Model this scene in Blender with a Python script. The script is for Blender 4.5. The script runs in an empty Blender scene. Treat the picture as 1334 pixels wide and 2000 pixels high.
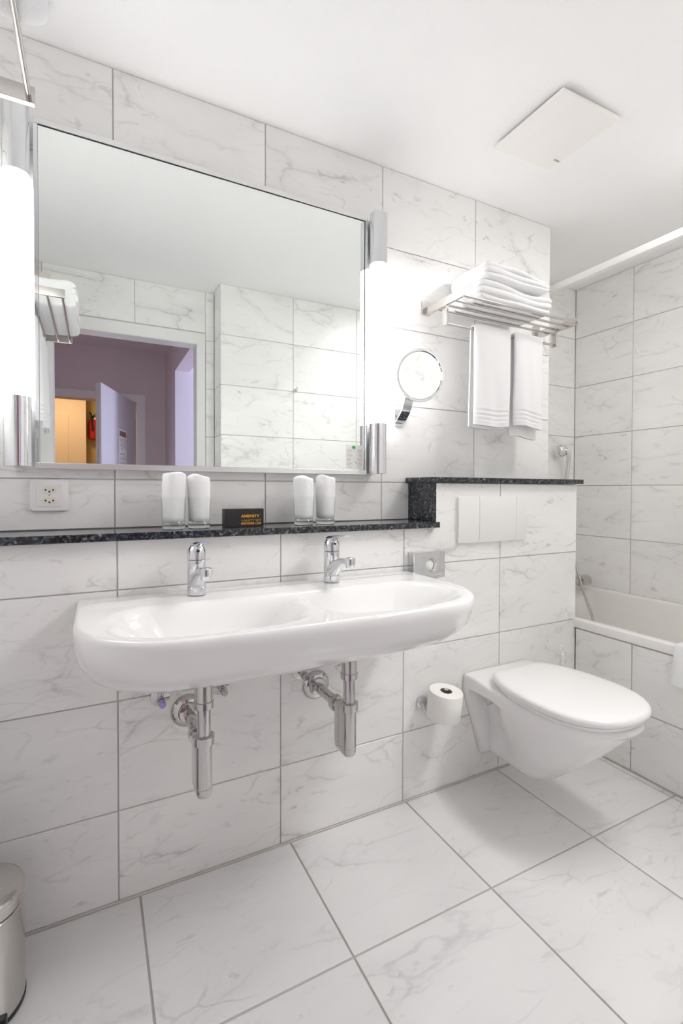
import bpy, bmesh, math, random
from mathutils import Vector, Matrix
random.seed(7)
S = bpy.context.scene
C = S.collection
PI = math.pi
# ------------------------------------------------------------------ camera, world, light, exposure
cam_d = bpy.data.cameras.new('camera'); cam = bpy.data.objects.new('camera', cam_d); C.objects.link(cam)
F, TH, PIT, ROL, CY = 938.5916, 0.4742, -0.0167, 0.0029, 972.0205
cam_d.sensor_fit = 'HORIZONTAL'; cam_d.sensor_width = 36.0; cam_d.lens = 36.0 * F / 1334.0
cam_d.shift_y = (CY - 1000.0) / 1334.0
cam_d.clip_start = 0.01
fw = Vector((math.sin(TH) * math.cos(PIT), math.cos(TH) * math.cos(PIT), math.sin(PIT)))
r0 = Vector((math.cos(TH), -math.sin(TH), 0)); u0 = r0.cross(fw)
r1 = r0 * math.cos(ROL) + u0 * math.sin(ROL); u1 = u0 * math.cos(ROL) - r0 * math.sin(ROL)
cam.matrix_world = Matrix(((r1.x, u1.x, -fw.x, 0), (r1.y, u1.y, -fw.y, 0), (r1.z, u1.z, -fw.z, 1.185), (0, 0, 0, 1)))
S.camera = cam

w = bpy.data.worlds.new('world'); S.world = w; w.use_nodes = True
w.node_tree.nodes['Background'].inputs[0].default_value = (0.55, 0.66, 1.0, 1)
w.node_tree.nodes['Background'].inputs[1].default_value = 0.4

S.view_settings.view_transform = 'Standard'; S.view_settings.look = 'None'
S.view_settings.gamma = 1.0; S.view_settings.use_curve_mapping = False
S.view_settings.exposure = 0.62
S.cycles.max_bounces = 28; S.cycles.diffuse_bounces = 20; S.cycles.glossy_bounces = 8
S.cycles.transmission_bounces = 12; S.cycles.sample_clamp_indirect = 6.0

TUBE = 10.3
H0 = 2.484
def area_light(name, loc, size, power, col, rot=(0, 0, 0)):
    l = bpy.data.lights.new(name, 'AREA'); l.shape = 'DISK'; l.size = size; l.energy = power; l.color = col
    o = bpy.data.objects.new(name, l); C.objects.link(o); o.location = loc; o.rotation_euler = rot
    return o

area_light('added_fill_bath', (1.95, 0.80, H0 - 0.004), 0.30, 4.9, (1.0, 0.985, 0.975))  # added fill out of view, no known fixture here; brightens the bathroom
spot_d = bpy.data.lights.new('added_fill_spot', 'SPOT'); spot_d.energy = 80.0; spot_d.color = (1.0, 0.985, 0.985)  # added unseen spot, lights the floor so bounce lifts the lower walls
spot_d.spot_size = math.radians(78); spot_d.spot_blend = 1.0; spot_d.shadow_soft_size = 0.24
spot = bpy.data.objects.new('added_fill_spot', spot_d); C.objects.link(spot); spot.location = (1.85, 0.42, 2.46)
spot.rotation_euler = (Vector((0.05, 0.85, 0.0)) - spot.location).to_track_quat('-Z', 'Y').to_euler()
area_light('ceiling_downlight_corridor', (-0.30, -2.30, 2.40), 0.25, 6.8, (1.0, 0.68, 0.40))
area_light('window_daylight_bedroom', (3.0, -0.65, 1.5), 0.8, 40.0, (0.66, 0.68, 1.0), (0, PI / 2, 0))

# ------------------------------------------------------------------ materials
def new_mat(name):
    m = bpy.data.materials.new(name); m.use_nodes = True
    n = m.node_tree.nodes; return m, n, m.node_tree.links, n['Principled BSDF']
def simple(name, col, rough=0.5, metal=0.0, bump=0.0, bscale=200.0, coat=0.0, sheen=0.0, var=0.0):
    m, n, l, b = new_mat(name)
    b.inputs['Base Color'].default_value = (*col, 1); b.inputs['Roughness'].default_value = rough
    b.inputs['Metallic'].default_value = metal
    if coat: b.inputs['Coat Weight'].default_value = coat; b.inputs['Coat Roughness'].default_value = 0.04
    if sheen: b.inputs['Sheen Weight'].default_value = sheen
    tc = n.new('ShaderNodeTexCoord')
    nz = n.new('ShaderNodeTexNoise'); nz.inputs['Scale'].default_value = bscale; nz.inputs['Detail'].default_value = 3
    l.new(tc.outputs['Object'], nz.inputs['Vector'])
    if bump:
        bp = n.new('ShaderNodeBump'); bp.inputs['Strength'].default_value = bump; bp.inputs['Distance'].default_value = 0.002
        l.new(nz.outputs['Fac'], bp.inputs['Height']); l.new(bp.outputs['Normal'], b.inputs['Normal'])
    if var:
        mx = n.new('ShaderNodeMix'); mx.data_type = 'RGBA'
        mx.inputs[6].default_value = (*[c * (1 - var) for c in col], 1); mx.inputs[7].default_value = (*[min(1, c * (1 + var)) for c in col], 1)
        l.new(nz.outputs['Fac'], mx.inputs[0]); l.new(mx.outputs[2], b.inputs['Base Color'])
    return m
def math_node(n, l, op, a, b=None, c=None):
    q = n.new('ShaderNodeMath'); q.operation = op
    for i, v in enumerate((a, b, c)):
        if v is None: continue
        if isinstance(v, (int, float)): q.inputs[i].default_value = v
        else: l.new(v, q.inputs[i])
    return q.outputs[0]
def mapr(n, l, v, a, b, c, d):
    q = n.new('ShaderNodeMapRange'); q.interpolation_type = 'SMOOTHSTEP'
    l.new(v, q.inputs['Value'])
    for k, x in zip(('From Min', 'From Max', 'To Min', 'To Max'), (a, b, c, d)): q.inputs[k].default_value = x
    return q.outputs[0]
def marble(name, base, vein, rough, sc=1.0, strength=1.0):
    m, n, l, b = new_mat(name)
    tc = n.new('ShaderNodeTexCoord'); oi = n.new('ShaderNodeObjectInfo')
    off = n.new('ShaderNodeVectorMath'); off.operation = 'SCALE'; off.inputs[0].default_value = (31.7, 17.3, 47.1)
    l.new(oi.outputs['Random'], off.inputs['Scale'])
    rot = n.new('ShaderNodeMapping'); rot.inputs['Rotation'].default_value = (0, 0, math.radians(-38)); rot.inputs['Scale'].default_value = (0.62, 1.45, 1.0)
    l.new(tc.outputs['Object'], rot.inputs['Vector'])
    add = n.new('ShaderNodeVectorMath'); add.operation = 'ADD'
    l.new(rot.outputs['Vector'], add.inputs[0]); l.new(off.outputs['Vector'], add.inputs[1])
    # warp
    wn = n.new('ShaderNodeTexNoise'); wn.inputs['Scale'].default_value = 5.0 * sc; wn.inputs['Detail'].default_value = 5
    l.new(add.outputs['Vector'], wn.inputs['Vector'])
    wv = n.new('ShaderNodeVectorMath'); wv.operation = 'SCALE'; wv.inputs['Scale'].default_value = 0.20 / sc
    l.new(wn.outputs['Color'], wv.inputs[0])
    wa = n.new('ShaderNodeVectorMath'); wa.operation = 'ADD'; l.new(add.outputs['Vector'], wa.inputs[0]); l.new(wv.outputs['Vector'], wa.inputs[1])
    def noise(scale, detail, src, rough_=0.55):
        q = n.new('ShaderNodeTexNoise'); q.inputs['Scale'].default_value = scale * sc; q.inputs['Detail'].default_value = detail
        q.inputs['Roughness'].default_value = rough_; l.new(src.outputs['Vector'], q.inputs['Vector']); return q.outputs['Fac']
    def cracks(scale, width, lo, hi, mscale):
        v = n.new('ShaderNodeTexVoronoi'); v.feature = 'DISTANCE_TO_EDGE'; v.inputs['Scale'].default_value = scale * sc
        l.new(wa.outputs['Vector'], v.inputs['Vector'])
        c = mapr(n, l, v.outputs['Distance'], 0.0, width, 1.0, 0.0)
        mk = mapr(n, l, noise(mscale, 4, add), lo, hi, 0.0, 1.0)
        return math_node(n, l, 'MULTIPLY', c, mk)
    c1 = cracks(3.4, 0.022, 0.44, 0.72, 5.0)
    c2 = cracks(6.5, 0.035, 0.47, 0.72, 7.0)
    c3 = cracks(12.0, 0.06, 0.50, 0.74, 10.0)
    blot = math_node(n, l, 'MULTIPLY', mapr(n, l, noise(24, 5, wa, 0.6), 0.58, 0.74, 0, 1), mapr(n, l, noise(6.0, 3, add), 0.46, 0.62, 0, 1))
    c1b = cracks(3.4, 0.13, 0.42, 0.75, 5.0)
    tot = math_node(n, l, 'MULTIPLY', c1, 0.30 * strength)
    tot = math_node(n, l, 'MULTIPLY_ADD', c2, 0.28 * strength, tot)
    tot = math_node(n, l, 'MULTIPLY_ADD', c3, 0.16 * strength, tot)
    tot = math_node(n, l, 'MULTIPLY_ADD', blot, 0.42 * strength, tot)
    tot = math_node(n, l, 'MULTIPLY_ADD', c1b, 0.13 * strength, tot)
    cl = mapr(n, l, noise(3.0, 3, add), 0.3, 0.75, 0.0, 0.10)
    tot = math_node(n, l, 'ADD', tot, cl)
    tot = math_node(n, l, 'MINIMUM', tot, 0.9)
    mx = n.new('ShaderNodeMix'); mx.data_type = 'RGBA'
    mx.inputs[6].default_value = (*base, 1); mx.inputs[7].default_value = (*vein, 1)
    l.new(tot, mx.inputs[0]); l.new(mx.outputs[2], b.inputs['Base Color'])
    b.inputs['Roughness'].default_value = rough
    return m
def granite():
    m, n, l, b = new_mat('blue_black_granite')
    tc = n.new('ShaderNodeTexCoord')
    v = n.new('ShaderNodeTexVoronoi'); v.inputs['Scale'].default_value = 170; l.new(tc.outputs['Object'], v.inputs['Vector'])
    sp = n.new('ShaderNodeSeparateColor'); l.new(v.outputs['Color'], sp.inputs[0])
    cr = n.new('ShaderNodeValToRGB'); e = cr.color_ramp; e.interpolation = 'LINEAR'
    e.elements[0].position = 0.25; e.elements[0].color = (0.010, 0.011, 0.014, 1)
    e.elements[1].position = 0.62; e.elements[1].color = (0.045, 0.050, 0.060, 1)
    q = e.elements.new(0.80); q.color = (0.11, 0.125, 0.15, 1)
    q = e.elements.new(0.95); q.color = (0.32, 0.36, 0.42, 1)
    nz = n.new('ShaderNodeTexNoise'); nz.inputs['Scale'].default_value = 90; nz.inputs['Detail'].default_value = 4; l.new(tc.outputs['Object'], nz.inputs['Vector'])
    s = math_node(n, l, 'MULTIPLY_ADD', nz.outputs['Fac'], 0.9, math_node(n, l, 'MULTIPLY_ADD', sp.outputs[0], 0.75, -0.40))
    l.new(s, cr.inputs[0]); l.new(cr.outputs[0], b.inputs['Base Color'])
    b.inputs['Roughness'].default_value = 0.12
    return m
def emit(name, col, strength):
    m, n, l, b = new_mat(name)
    b.inputs['Base Color'].default_value = (0.9, 0.9, 0.9, 1)
    b.inputs['Emission Color'].default_value = (*col, 1); b.inputs['Emission Strength'].default_value = strength
    return m
M = {}
M['wall_marble'] = marble('white_marble_wall_tile', (0.917, 0.914, 0.90), (0.28, 0.275, 0.28), 0.30)
M['floor_marble'] = marble('white_marble_floor_tile', (0.80, 0.797, 0.795), (0.30, 0.29, 0.30), 0.26, 0.85, 0.85)
M['grout'] = simple('grey_grout', (0.62, 0.61, 0.60), 0.9, bump=0.2)
M['floor_grout'] = simple('beige_grout', (0.50, 0.48, 0.455), 0.9, bump=0.2)
M['plaster'] = simple('white_stucco', (0.94, 0.94, 0.945), 0.95, bump=0.55, bscale=130)
M['chrome'] = simple('chrome', (0.74, 0.75, 0.77), 0.04, 1.0)
M['dull_chrome'] = simple('grey_chrome', (0.60, 0.585, 0.58), 0.06, 1.0)
M['nickel'] = simple('brushed_nickel', (0.62, 0.59, 0.57), 0.20, 1.0)
M['steel'] = simple('satin_steel', (0.62, 0.60, 0.57), 0.17, 1.0)
M['alu'] = simple('matt_aluminium', (0.80, 0.80, 0.80), 0.38, 1.0)
M['ceramic'] = simple('white_glazed_ceramic', (0.86, 0.855, 0.85), 0.07, coat=0.4)
M['enamel'] = simple('bathtub_enamel', (0.84, 0.82, 0.80), 0.14)
M['plastic'] = simple('white_plastic', (0.86, 0.855, 0.84), 0.32)
M['seat'] = simple('toilet_seat_plastic', (0.86, 0.86, 0.855), 0.22)
M['cream'] = simple('cream_plastic', (0.83, 0.79, 0.68), 0.4)
M['terry'] = simple('white_terry', (0.90, 0.90, 0.91), 1.0, bump=0.9, bscale=420, sheen=0.25)
M['black'] = simple('black_plastic', (0.012, 0.014, 0.016), 0.38)
M['dark'] = simple('dark_gap', (0.03, 0.03, 0.03), 0.8)
M['card'] = simple('black_card', (0.022, 0.020, 0.020), 0.45)
M['orange'] = simple('orange_print', (0.86, 0.42, 0.03), 0.5)
M['gold'] = simple('gold_print', (0.50, 0.33, 0.09), 0.5)
M['paper'] = simple('paper', (0.90, 0.89, 0.86), 0.85, bump=0.15, bscale=300)
M['cardboard'] = simple('cardboard_tube', (0.24, 0.20, 0.15), 0.9)
M['granite'] = granite()
M['diffuser'] = emit('lamp_diffuser', (1.0, 0.992, 0.975), TUBE)
M['lacquer'] = simple('white_lacquer', (0.83, 0.83, 0.82), 0.35)
M['hall_paint'] = simple('mauve_grey_paint', (0.70, 0.62, 0.63), 0.9, bump=0.15, bscale=150)
M['hall_ceiling'] = simple('hall_ceiling_paint', (0.74, 0.67, 0.68), 0.9)
M['corridor_paint'] = simple('peach_paint', (0.82, 0.72, 0.58), 0.9)
M['corridor_yellow'] = simple('ochre_paint', (0.62, 0.52, 0.28), 0.9)
M['bedroom_paint'] = simple('white_paint', (0.82, 0.80, 0.82), 0.9)
M['carpet'] = simple('hall_carpet', (0.25, 0.2, 0.2), 1.0, bump=0.5)
M['red'] = simple('red_enamel', (0.42, 0.02, 0.012), 0.28)
M['green'] = simple('green_print', (0.02, 0.45, 0.10), 0.6)
M['greyprint'] = simple('grey_print', (0.42, 0.41, 0.42), 0.7)
M['brownprint'] = simple('brown_print', (0.26, 0.16, 0.12), 0.7)
M['violet'] = simple('violet_plastic', (0.42, 0.36, 0.68), 0.4)
M['sealant'] = simple('grey_sealant', (0.72, 0.69, 0.65), 0.7)
m, n, l, b = new_mat('silvered_mirror'); b.inputs['Metallic'].default_value = 1; b.inputs['Roughness'].default_value = 0.0
b.inputs['Base Color'].default_value = (0.915, 0.945, 0.925, 1); M['mirror'] = m
m, n, l, b = new_mat('clear_glass'); b.inputs['Transmission Weight'].default_value = 1; b.inputs['Roughness'].default_value = 0.0
b.inputs['IOR'].default_value = 1.45; b.inputs['Base Color'].default_value = (0.95, 0.985, 0.97, 1); M['glass'] = m
m = bpy.data.materials.new('thin_clear_glass'); m.use_nodes = True; n = m.node_tree.nodes; l = m.node_tree.links; n.clear()
o_ = n.new('ShaderNodeOutputMaterial'); tr_ = n.new('ShaderNodeBsdfTransparent'); tr_.inputs[0].default_value = (0.985, 0.992, 0.988, 1)
gl_ = n.new('ShaderNodeBsdfGlossy'); gl_.inputs['Roughness'].default_value = 0.0; lw_ = n.new('ShaderNodeLayerWeight'); fr_ = n.new('ShaderNodeMapRange'); l.new(math_node(n, l, 'POWER', lw_.outputs['Facing'], 4.0), fr_.inputs[0]); fr_.inputs[3].default_value = 0.03; fr_.inputs[4].default_value = 0.35
mx_ = n.new('ShaderNodeMixShader'); l.new(fr_.outputs[0], mx_.inputs[0]); l.new(tr_.outputs[0], mx_.inputs[1]); l.new(gl_.outputs[0], mx_.inputs[2]); l.new(mx_.outputs[0], o_.inputs[0])
M['thin_glass'] = m

# ------------------------------------------------------------------ helpers
def thing(name, label, cat, loc=(0, 0, 0), rotz=0.0, group=None):
    o = bpy.data.objects.new(name, None); C.objects.link(o); o.location = loc; o.rotation_euler = (0, 0, rotz)
    o.empty_display_size = 0.05
    o['label'] = label; o['category'] = cat
    if group: o['group'] = group
    return o
def tag(o, label, cat, group=None):
    o['label'] = label; o['category'] = cat
    if group: o['group'] = group
    return o
def obj(name, bm, mat, parent=None, loc=None, smooth=40, local=False, bevel=0.0, sub=0):
    """links bm as ONE mesh object; world coords are turned into the parent's frame unless local"""
    me = bpy.data.meshes.new(name)
    bmesh.ops.recalc_face_normals(bm, faces=bm.faces)
    if parent is not None and not local:
        o_loc = Vector((0, 0, 0)); p = parent
        while p is not None: o_loc += p.location; p = p.parent
        bmesh.ops.translate(bm, verts=bm.verts, vec=-o_loc)
    elif parent is None and loc is not None:
        bmesh.ops.translate(bm, verts=bm.verts, vec=-Vector(loc))
    bm.to_mesh(me); bm.free()
    if mat: me.materials.append(M[mat] if isinstance(mat, str) else mat)
    if smooth:
        me.polygons.foreach_set('use_smooth', [True] * len(me.polygons))
        me.set_sharp_from_angle(angle=math.radians(smooth))
    o = bpy.data.objects.new(name, me); C.objects.link(o)
    if parent is not None: o.parent = parent
    elif loc is not None: o.location = loc
    if bevel:
        md = o.modifiers.new('bevel', 'BEVEL'); md.width = bevel; md.segments = 3; md.limit_method = 'ANGLE'; md.angle_limit = math.radians(40)
    if sub:
        md = o.modifiers.new('sub', 'SUBSURF'); md.levels = sub; md.render_levels = sub
    return o
def box(bm, x0, x1, y0, y1, z0, z1):
    v = [bm.verts.new(p) for p in ((x0, y0, z0), (x1, y0, z0), (x1, y1, z0), (x0, y1, z0), (x0, y0, z1), (x1, y0, z1), (x1, y1, z1), (x0, y1, z1))]
    for f in ((0, 1, 2, 3), (7, 6, 5, 4), (0, 4, 5, 1), (1, 5, 6, 2), (2, 6, 7, 3), (3, 7, 4, 0)): bm.faces.new([v[i] for i in f])
    return v
def B(*boxes):
    bm = bmesh.new()
    for b_ in boxes: box(bm, *b_)
    return bm
def loft(bm, rings, cap0=True, cap1=True, closed=True):
    vs = [[bm.verts.new(p) for p in r] for r in rings]
    nn = len(vs[0])
    for a, b_ in zip(vs, vs[1:]):
        for i in range(nn if closed else nn - 1):
            j = (i + 1) % nn
            bm.faces.new((a[i], a[j], b_[j], b_[i]))
    if cap0 and closed: bm.faces.new(vs[0][::-1])
    if cap1 and closed: bm.faces.new(vs[-1])
    return vs
def frame_of(d):
    d = Vector(d).normalized(); u = Vector((0, 0, 1)) if abs(d.z) < 0.95 else Vector((0, 1, 0))
    a = d.cross(u).normalized(); return a, a.cross(d).normalized()
def lathe(bm, prof, c=(0, 0, 0), axis=(0, 0, 1), n=32, cap0=True, cap1=True):
    ax = Vector(axis).normalized(); a, b_ = frame_of(ax); c = Vector(c)
    rings = [[c + ax * h + (a * math.cos(2 * PI * i / n) + b_ * math.sin(2 * PI * i / n)) * max(r, 1e-4) for i in range(n)] for r, h in prof]
    loft(bm, rings, cap0, cap1)
def L(*args, **k):
    bm = bmesh.new(); lathe(bm, *args, **k); return bm
def tube(bm, pts, rad, n=14, cap=True):
    """sweep along pts; rad is a number or a list of numbers / (side, up) pairs"""
    pts = [Vector(p) for p in pts]; rings = []; prev = None
    for i, p in enumerate(pts):
        d = (pts[min(i + 1, len(pts) - 1)] - pts[max(i - 1, 0)]).normalized()
        if prev is None: a, b_ = frame_of(d)
        else:
            a = (prev - d * prev.dot(d)).normalized(); b_ = a.cross(d).normalized()
        prev = a
        r = rad[i] if isinstance(rad, (list, tuple)) else rad
        ra, rb = r if isinstance(r, (list, tuple)) else (r, r)
        rings.append([p + a * (ra * math.cos(2 * PI * k / n)) + b_ * (rb * math.sin(2 * PI * k / n)) for k in range(n)])
    loft(bm, rings, cap, cap)
def T(*args, **k):
    bm = bmesh.new(); tube(bm, *args, **k); return bm
def spline(pts, k=6):
    pts = [Vector(p) for p in pts]; out = []
    for i in range(len(pts) - 1):
        p0, p1, p2, p3 = pts[max(i - 1, 0)], pts[i], pts[i + 1], pts[min(i + 2, len(pts) - 1)]
        for s in range(k):
            t = s / k
            out.append(0.5 * ((2 * p1) + (p2 - p0) * t + (2 * p0 - 5 * p1 + 4 * p2 - p3) * t * t + (3 * p1 - p0 - 3 * p2 + p3) * t ** 3))
    out.append(pts[-1]); return out
def rrect(w_, h_, r, n=6):
    """rounded rectangle outline, centred"""
    out = []
    for cx, cy, a0 in ((w_ / 2 - r, h_ / 2 - r, 0), (-w_ / 2 + r, h_ / 2 - r, 90), (-w_ / 2 + r, -h_ / 2 + r, 180), (w_ / 2 - r, -h_ / 2 + r, 270)):
        for i in range(n + 1):
            a = math.radians(a0 + 90 * i / n); out.append((cx + r * math.cos(a), cy + r * math.sin(a)))
    return out
def prism(bm, outline, put, h0, h1, ch=0.0):
    """outline extruded from h0 to h1 with a small chamfer at h1; put(x, y, h) -> point"""
    cx = sum(p[0] for p in outline) / len(outline); cy = sum(p[1] for p in outline) / len(outline)
    def ins(d):
        return [(x - d * (1 if x > cx else -1) * min(1, abs(x - cx) * 8), y - d * (1 if y > cy else -1) * min(1, abs(y - cy) * 8)) for x, y in outline]
    s = 1 if h1 > h0 else -1
    rings = [[put(x, y, h0) for x, y in outline], [put(x, y, h1 - s * ch) for x, y in outline]]
    if ch: rings += [[put(x, y, h1 - s * ch * 0.3) for x, y in ins(ch * 0.3)], [put(x, y, h1) for x, y in ins(ch)]]
    loft(bm, rings)
def copy_tree(o, parent=None):
    c = o.copy(); C.objects.link(c); c.parent = parent
    for ch in list(o.children): copy_tree(ch, c)
    return c
def text(name, body, size, mat, parent, xaxis, yaxis, origin, bold=0.0, align='LEFT', ext=0.0003, width=None):
    cu = bpy.data.curves.new(name, 'FONT'); cu.body = body; cu.size = size; cu.align_x = align; cu.extrude = ext / size * size
    cu.offset = bold
    t = bpy.data.objects.new(name, cu); C.objects.link(t)
    bpy.context.view_layer.update()
    me = bpy.data.meshes.new_from_object(t.evaluated_get(bpy.context.evaluated_depsgraph_get()))
    bpy.data.objects.remove(t); me.name = name
    xs = [v.co.x for v in me.vertices]
    k = 1.0 if width is None else width / (max(xs) - min(xs))
    X = Vector(xaxis).normalized(); Y = Vector(yaxis).normalized(); Z = X.cross(Y)
    o_loc = Vector((0, 0, 0)); p = parent
    while p is not None: o_loc += p.location; p = p.parent
    for v in me.vertices: v.co = Vector(origin) - o_loc + X * v.co.x * k + Y * v.co.y + Z * v.co.z
    me.materials.clear(); me.materials.append(M[mat])
    o = bpy.data.objects.new(name, me); C.objects.link(o); o.parent = parent; return o

# ------------------------------------------------------------------ tiles
JT = 0.0040
tile_cache = {}
def tile_mesh(poly, mat):
    key = (tuple((round(x, 4), round(y, 4)) for x, y in poly), mat)
    if key in tile_cache: return tile_cache[key]
    me = bpy.data.meshes.new('tile'); bm = bmesh.new()
    nn = len(poly)
    def inset(d):
        out = []
        for i in range(nn):
            p0, p1, p2 = Vector(poly[i - 1]), Vector(poly[i]), Vector(poly[(i + 1) % nn])
            n1 = (p1 - p0).normalized(); n2 = (p2 - p1).normalized()
            n1 = Vector((-n1.y, n1.x)); n2 = Vector((-n2.y, n2.x))
            out.append(p1 + (n1 + n2) * d)
        return out
    a, b_ = inset(JT / 2), inset(JT / 2 + 0.0012)
    loft(bm, [[(p.x, p.y, -0.0070) for p in a], [(p.x, p.y, -0.0012) for p in a], [(p.x, p.y, 0.0) for p in b_]])
    bmesh.ops.recalc_face_normals(bm, faces=bm.faces)
    bm.to_mesh(me); bm.free(); me.materials.append(M[mat]); tile_cache[key] = me
    return me
def tile(parent, poly, o, ux, uy, mat):
    """poly in plane coords (counter-clockwise), plane origin o with axes ux, uy; normal = ux x uy"""
    x0 = min(p[0] for p in poly); y0 = min(p[1] for p in poly)
    me = tile_mesh([(x - x0, y - y0) for x, y in poly], mat)
    t = bpy.data.objects.new('tile', me); C.objects.link(t); t.parent = parent
    ux, uy = Vector(ux), Vector(uy); uz = ux.cross(uy)
    p = Vector(o) + ux * x0 + uy * y0 + uz * random.uniform(-0.0003, 0.0003)
    t.matrix_local = Matrix(((ux.x, uy.x, uz.x, p.x), (ux.y, uy.y, uz.y, p.y), (ux.z, uy.z, uz.z, p.z), (0, 0, 0, 1)))
    return t
def tile_rect(parent, us, vs, o, ux, uy, mat, skip=None):
    for a, b_ in zip(us, us[1:]):
        for c, d in zip(vs, vs[1:]):
            if skip and skip(a, b_, c, d): continue
            if b_ - a < 0.008 or d - c < 0.008: continue
            tile(parent, [(a, c), (b_, c), (b_, d), (a, d)], o, ux, uy, mat)
def struct(name, bm, mat, parent=None, **k):
    o = obj(name, bm, mat, parent, smooth=0, **k)
    if parent is None: o['kind'] = 'structure'
    return o

TW, TH_, X0 = 0.4899, 0.3173, 0.0555
XL, XR = -0.345, 2.790            # side walls
D1, D2, D3 = 1.500, 1.6613, 2.105 # front of the low wall, upper wall, bath alcove
XE = 2.0095                       # free edge of both
H = 2.484
YD, YS = 0.020, 0.205             # door wall, shaft wall (behind the camera)
XS = 0.712
cols = [XL] + [X0 + k * TW for k in range(0, 4)] + [XE]
rows = [0.002, 0.263, 0.5803, 0.8976, 1.2149, 1.5322, 1.8495, 2.1668, H]
G = 0.006                         # grout face behind tile face
X_, Y_, Z_ = (1, 0, 0), (0, 1, 0), (0, 0, 1)
NX, NY = (-1, 0, 0), (0, -1, 0)

# floor
floor = struct('floor', B((XL - 0.1, XR + 0.1, -0.08, D3 + 0.1, -0.12, -G + 0.002)), 'floor_grout')
fx = [XL] + [0.1119 - 0.0 + k * 0.4666 for k in range(0, 5)] + [XE - 0.004]
fy = [YD - 0.1, 0.1182, 0.5848, 1.0514, D1 - 0.004]
JT = 0.0055
tile_rect(floor, fx, fy, (0, 0, 0), X_, Y_, 'floor_marble', skip=lambda a, b_, c, d: False)
JT = 0.0040
# ceiling
ceiling = struct('ceiling', B((XL - 0.1, XR + 0.1, -0.08, D3 + 0.1, H, H + 0.1)), 'plaster')
trim_1 = struct('trim_2', B((XL, XE - 0.003, D1 - 0.0042, D1 + 0.004, -0.003, 0.0022), (XE - 0.0042, XE + 0.002, YS + 0.003, D1 - 0.0042, -0.003, 0.0022)), 'sealant')
# upper vanity wall
wall_back = struct('wall_back', B((XL, XE - G, D2 + G, D3 + 0.1, 0, H)), 'grout')
tile_rect(wall_back, cols, [1.062] + rows[4:], (0, D2, 0), X_, Z_, 'wall_marble')
tile_rect(wall_back, [D2, D3], rows[3:], (XE, 0, 0), Y_, Z_, 'wall_marble')
# low installation wall below the stone shelf
wall_front = struct('wall_front', B((XL, 1.187, D1 + G, D2 + G, 0, 1.040), (1.187, XE - G, D1 + G, D2 + G, 0, 1.2135)), 'grout')
tile_rect(wall_front, cols, rows[:4], (0, D1, 0), X_, Z_, 'wall_marble')
tile_rect(wall_front, cols[:4], [rows[3], 1.040], (0, D1, 0), X_, Z_, 'wall_marble')
a, b_, c, d = cols[3], cols[4], rows[3], 1.2135
tile(wall_front, [(a, c), (b_, c), (b_, d), (1.183, d), (1.183, 1.040), (a, 1.040)], (0, D1, 0), X_, Z_, 'wall_marble')
tile_rect(wall_front, cols[4:], [rows[3], 1.2135], (0, D1, 0), X_, Z_, 'wall_marble')
tile_rect(wall_front, [D1, D2], [0.60] + rows[3:4] + [1.2135], (XE, 0, 0), Y_, Z_, 'wall_marble')
# bath alcove end wall and right wall
wall_alcove = struct('wall_alcove', B((XE - G, XR + 0.1, D3 + G, D3 + 0.1, 0, H)), 'grout')
tile_rect(wall_alcove, [XE, XE + 0.29, XR], [0.575] + rows[3:], (0, D3, 0), X_, Z_, 'wall_marble')
wall_right = struct('wall_right', B((XR + G, XR + 0.1, YS - 0.1, D3 + G, 0, H)), 'grout')
yc = [YS, 0.2578, 0.7477, 1.2377, 1.7276, D3]
tile_rect(wall_right, [-v for v in yc[::-1]], [0.575] + rows[3:], (XR, 0, 0), NY, Z_, 'wall_marble')
# left wall
wall_left = struct('wall_left', B((XL - 0.1, XL - G, -0.08, D2 + G, 0, H)), 'grout')
tile_rect(wall_left, [YD, 0.19, 0.68, 1.17, D2], rows, (XL, 0, 0), Y_, Z_, 'wall_marble')
# wall behind the camera: door wall and shaft
OX0, OX1, OZ = -0.215, 0.600, 2.135
wall_door = struct('wall_door', B((XL - 0.1, OX0 - 0.01, -0.08, YD - G, 0, H), (OX1 + 0.01, XS, -0.08, YD - G, 0, H), (OX0 - 0.01, OX1 + 0.01, -0.08, YD - G, OZ + 0.01, H)), 'grout')
ox = [-XS, -0.665, -0.226, 0.264, -XL]
tile_rect(wall_door, [-XS, -0.655], rows, (0, YD, 0), NX, Z_, 'wall_marble')
tile_rect(wall_door, [0.29, -XL], rows, (0, YD, 0), NX, Z_, 'wall_marble')
tile_rect(wall_door, [-0.655, -0.226, 0.264, 0.29], [2.215, H], (0, YD, 0), NX, Z_, 'wall_marble')
wall_shaft = struct('wall_shaft', B((XS + G, XR + 0.1, -0.08, YS - G, 0, H)), 'grout')
sc_ = [XS, 1.202, 1.692, 2.182, XR]
tile_rect(wall_shaft, [-v for v in sc_[::-1]], rows, (0, YS, 0), NX, Z_, 'wall_marble')
tile_rect(wall_shaft, [-YS, -YD], rows, (XS, 0, 0), NY, Z_, 'wall_marble')
# bathroom door frame (white lacquered)
d1 = struct('door_1', B((OX0 - 0.07, OX0, YD - 0.002, YD + 0.014, 0, OZ + 0.07), (OX1, OX1 + 0.05, YD - 0.002, YD + 0.014, 0, OZ + 0.07), (OX0, OX1, YD - 0.002, YD + 0.014, OZ, OZ + 0.07)), 'lacquer')
d1l = obj('door_lining', B((OX0 - 0.012, OX0 + 0.004, -0.085, YD + 0.010, 0, OZ), (OX1 - 0.004, OX1 + 0.012, -0.085, YD + 0.010, 0, OZ), (OX0, OX1, -0.085, YD + 0.010, OZ - 0.004, OZ + 0.012)), 'lacquer', d1, smooth=0)
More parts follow.
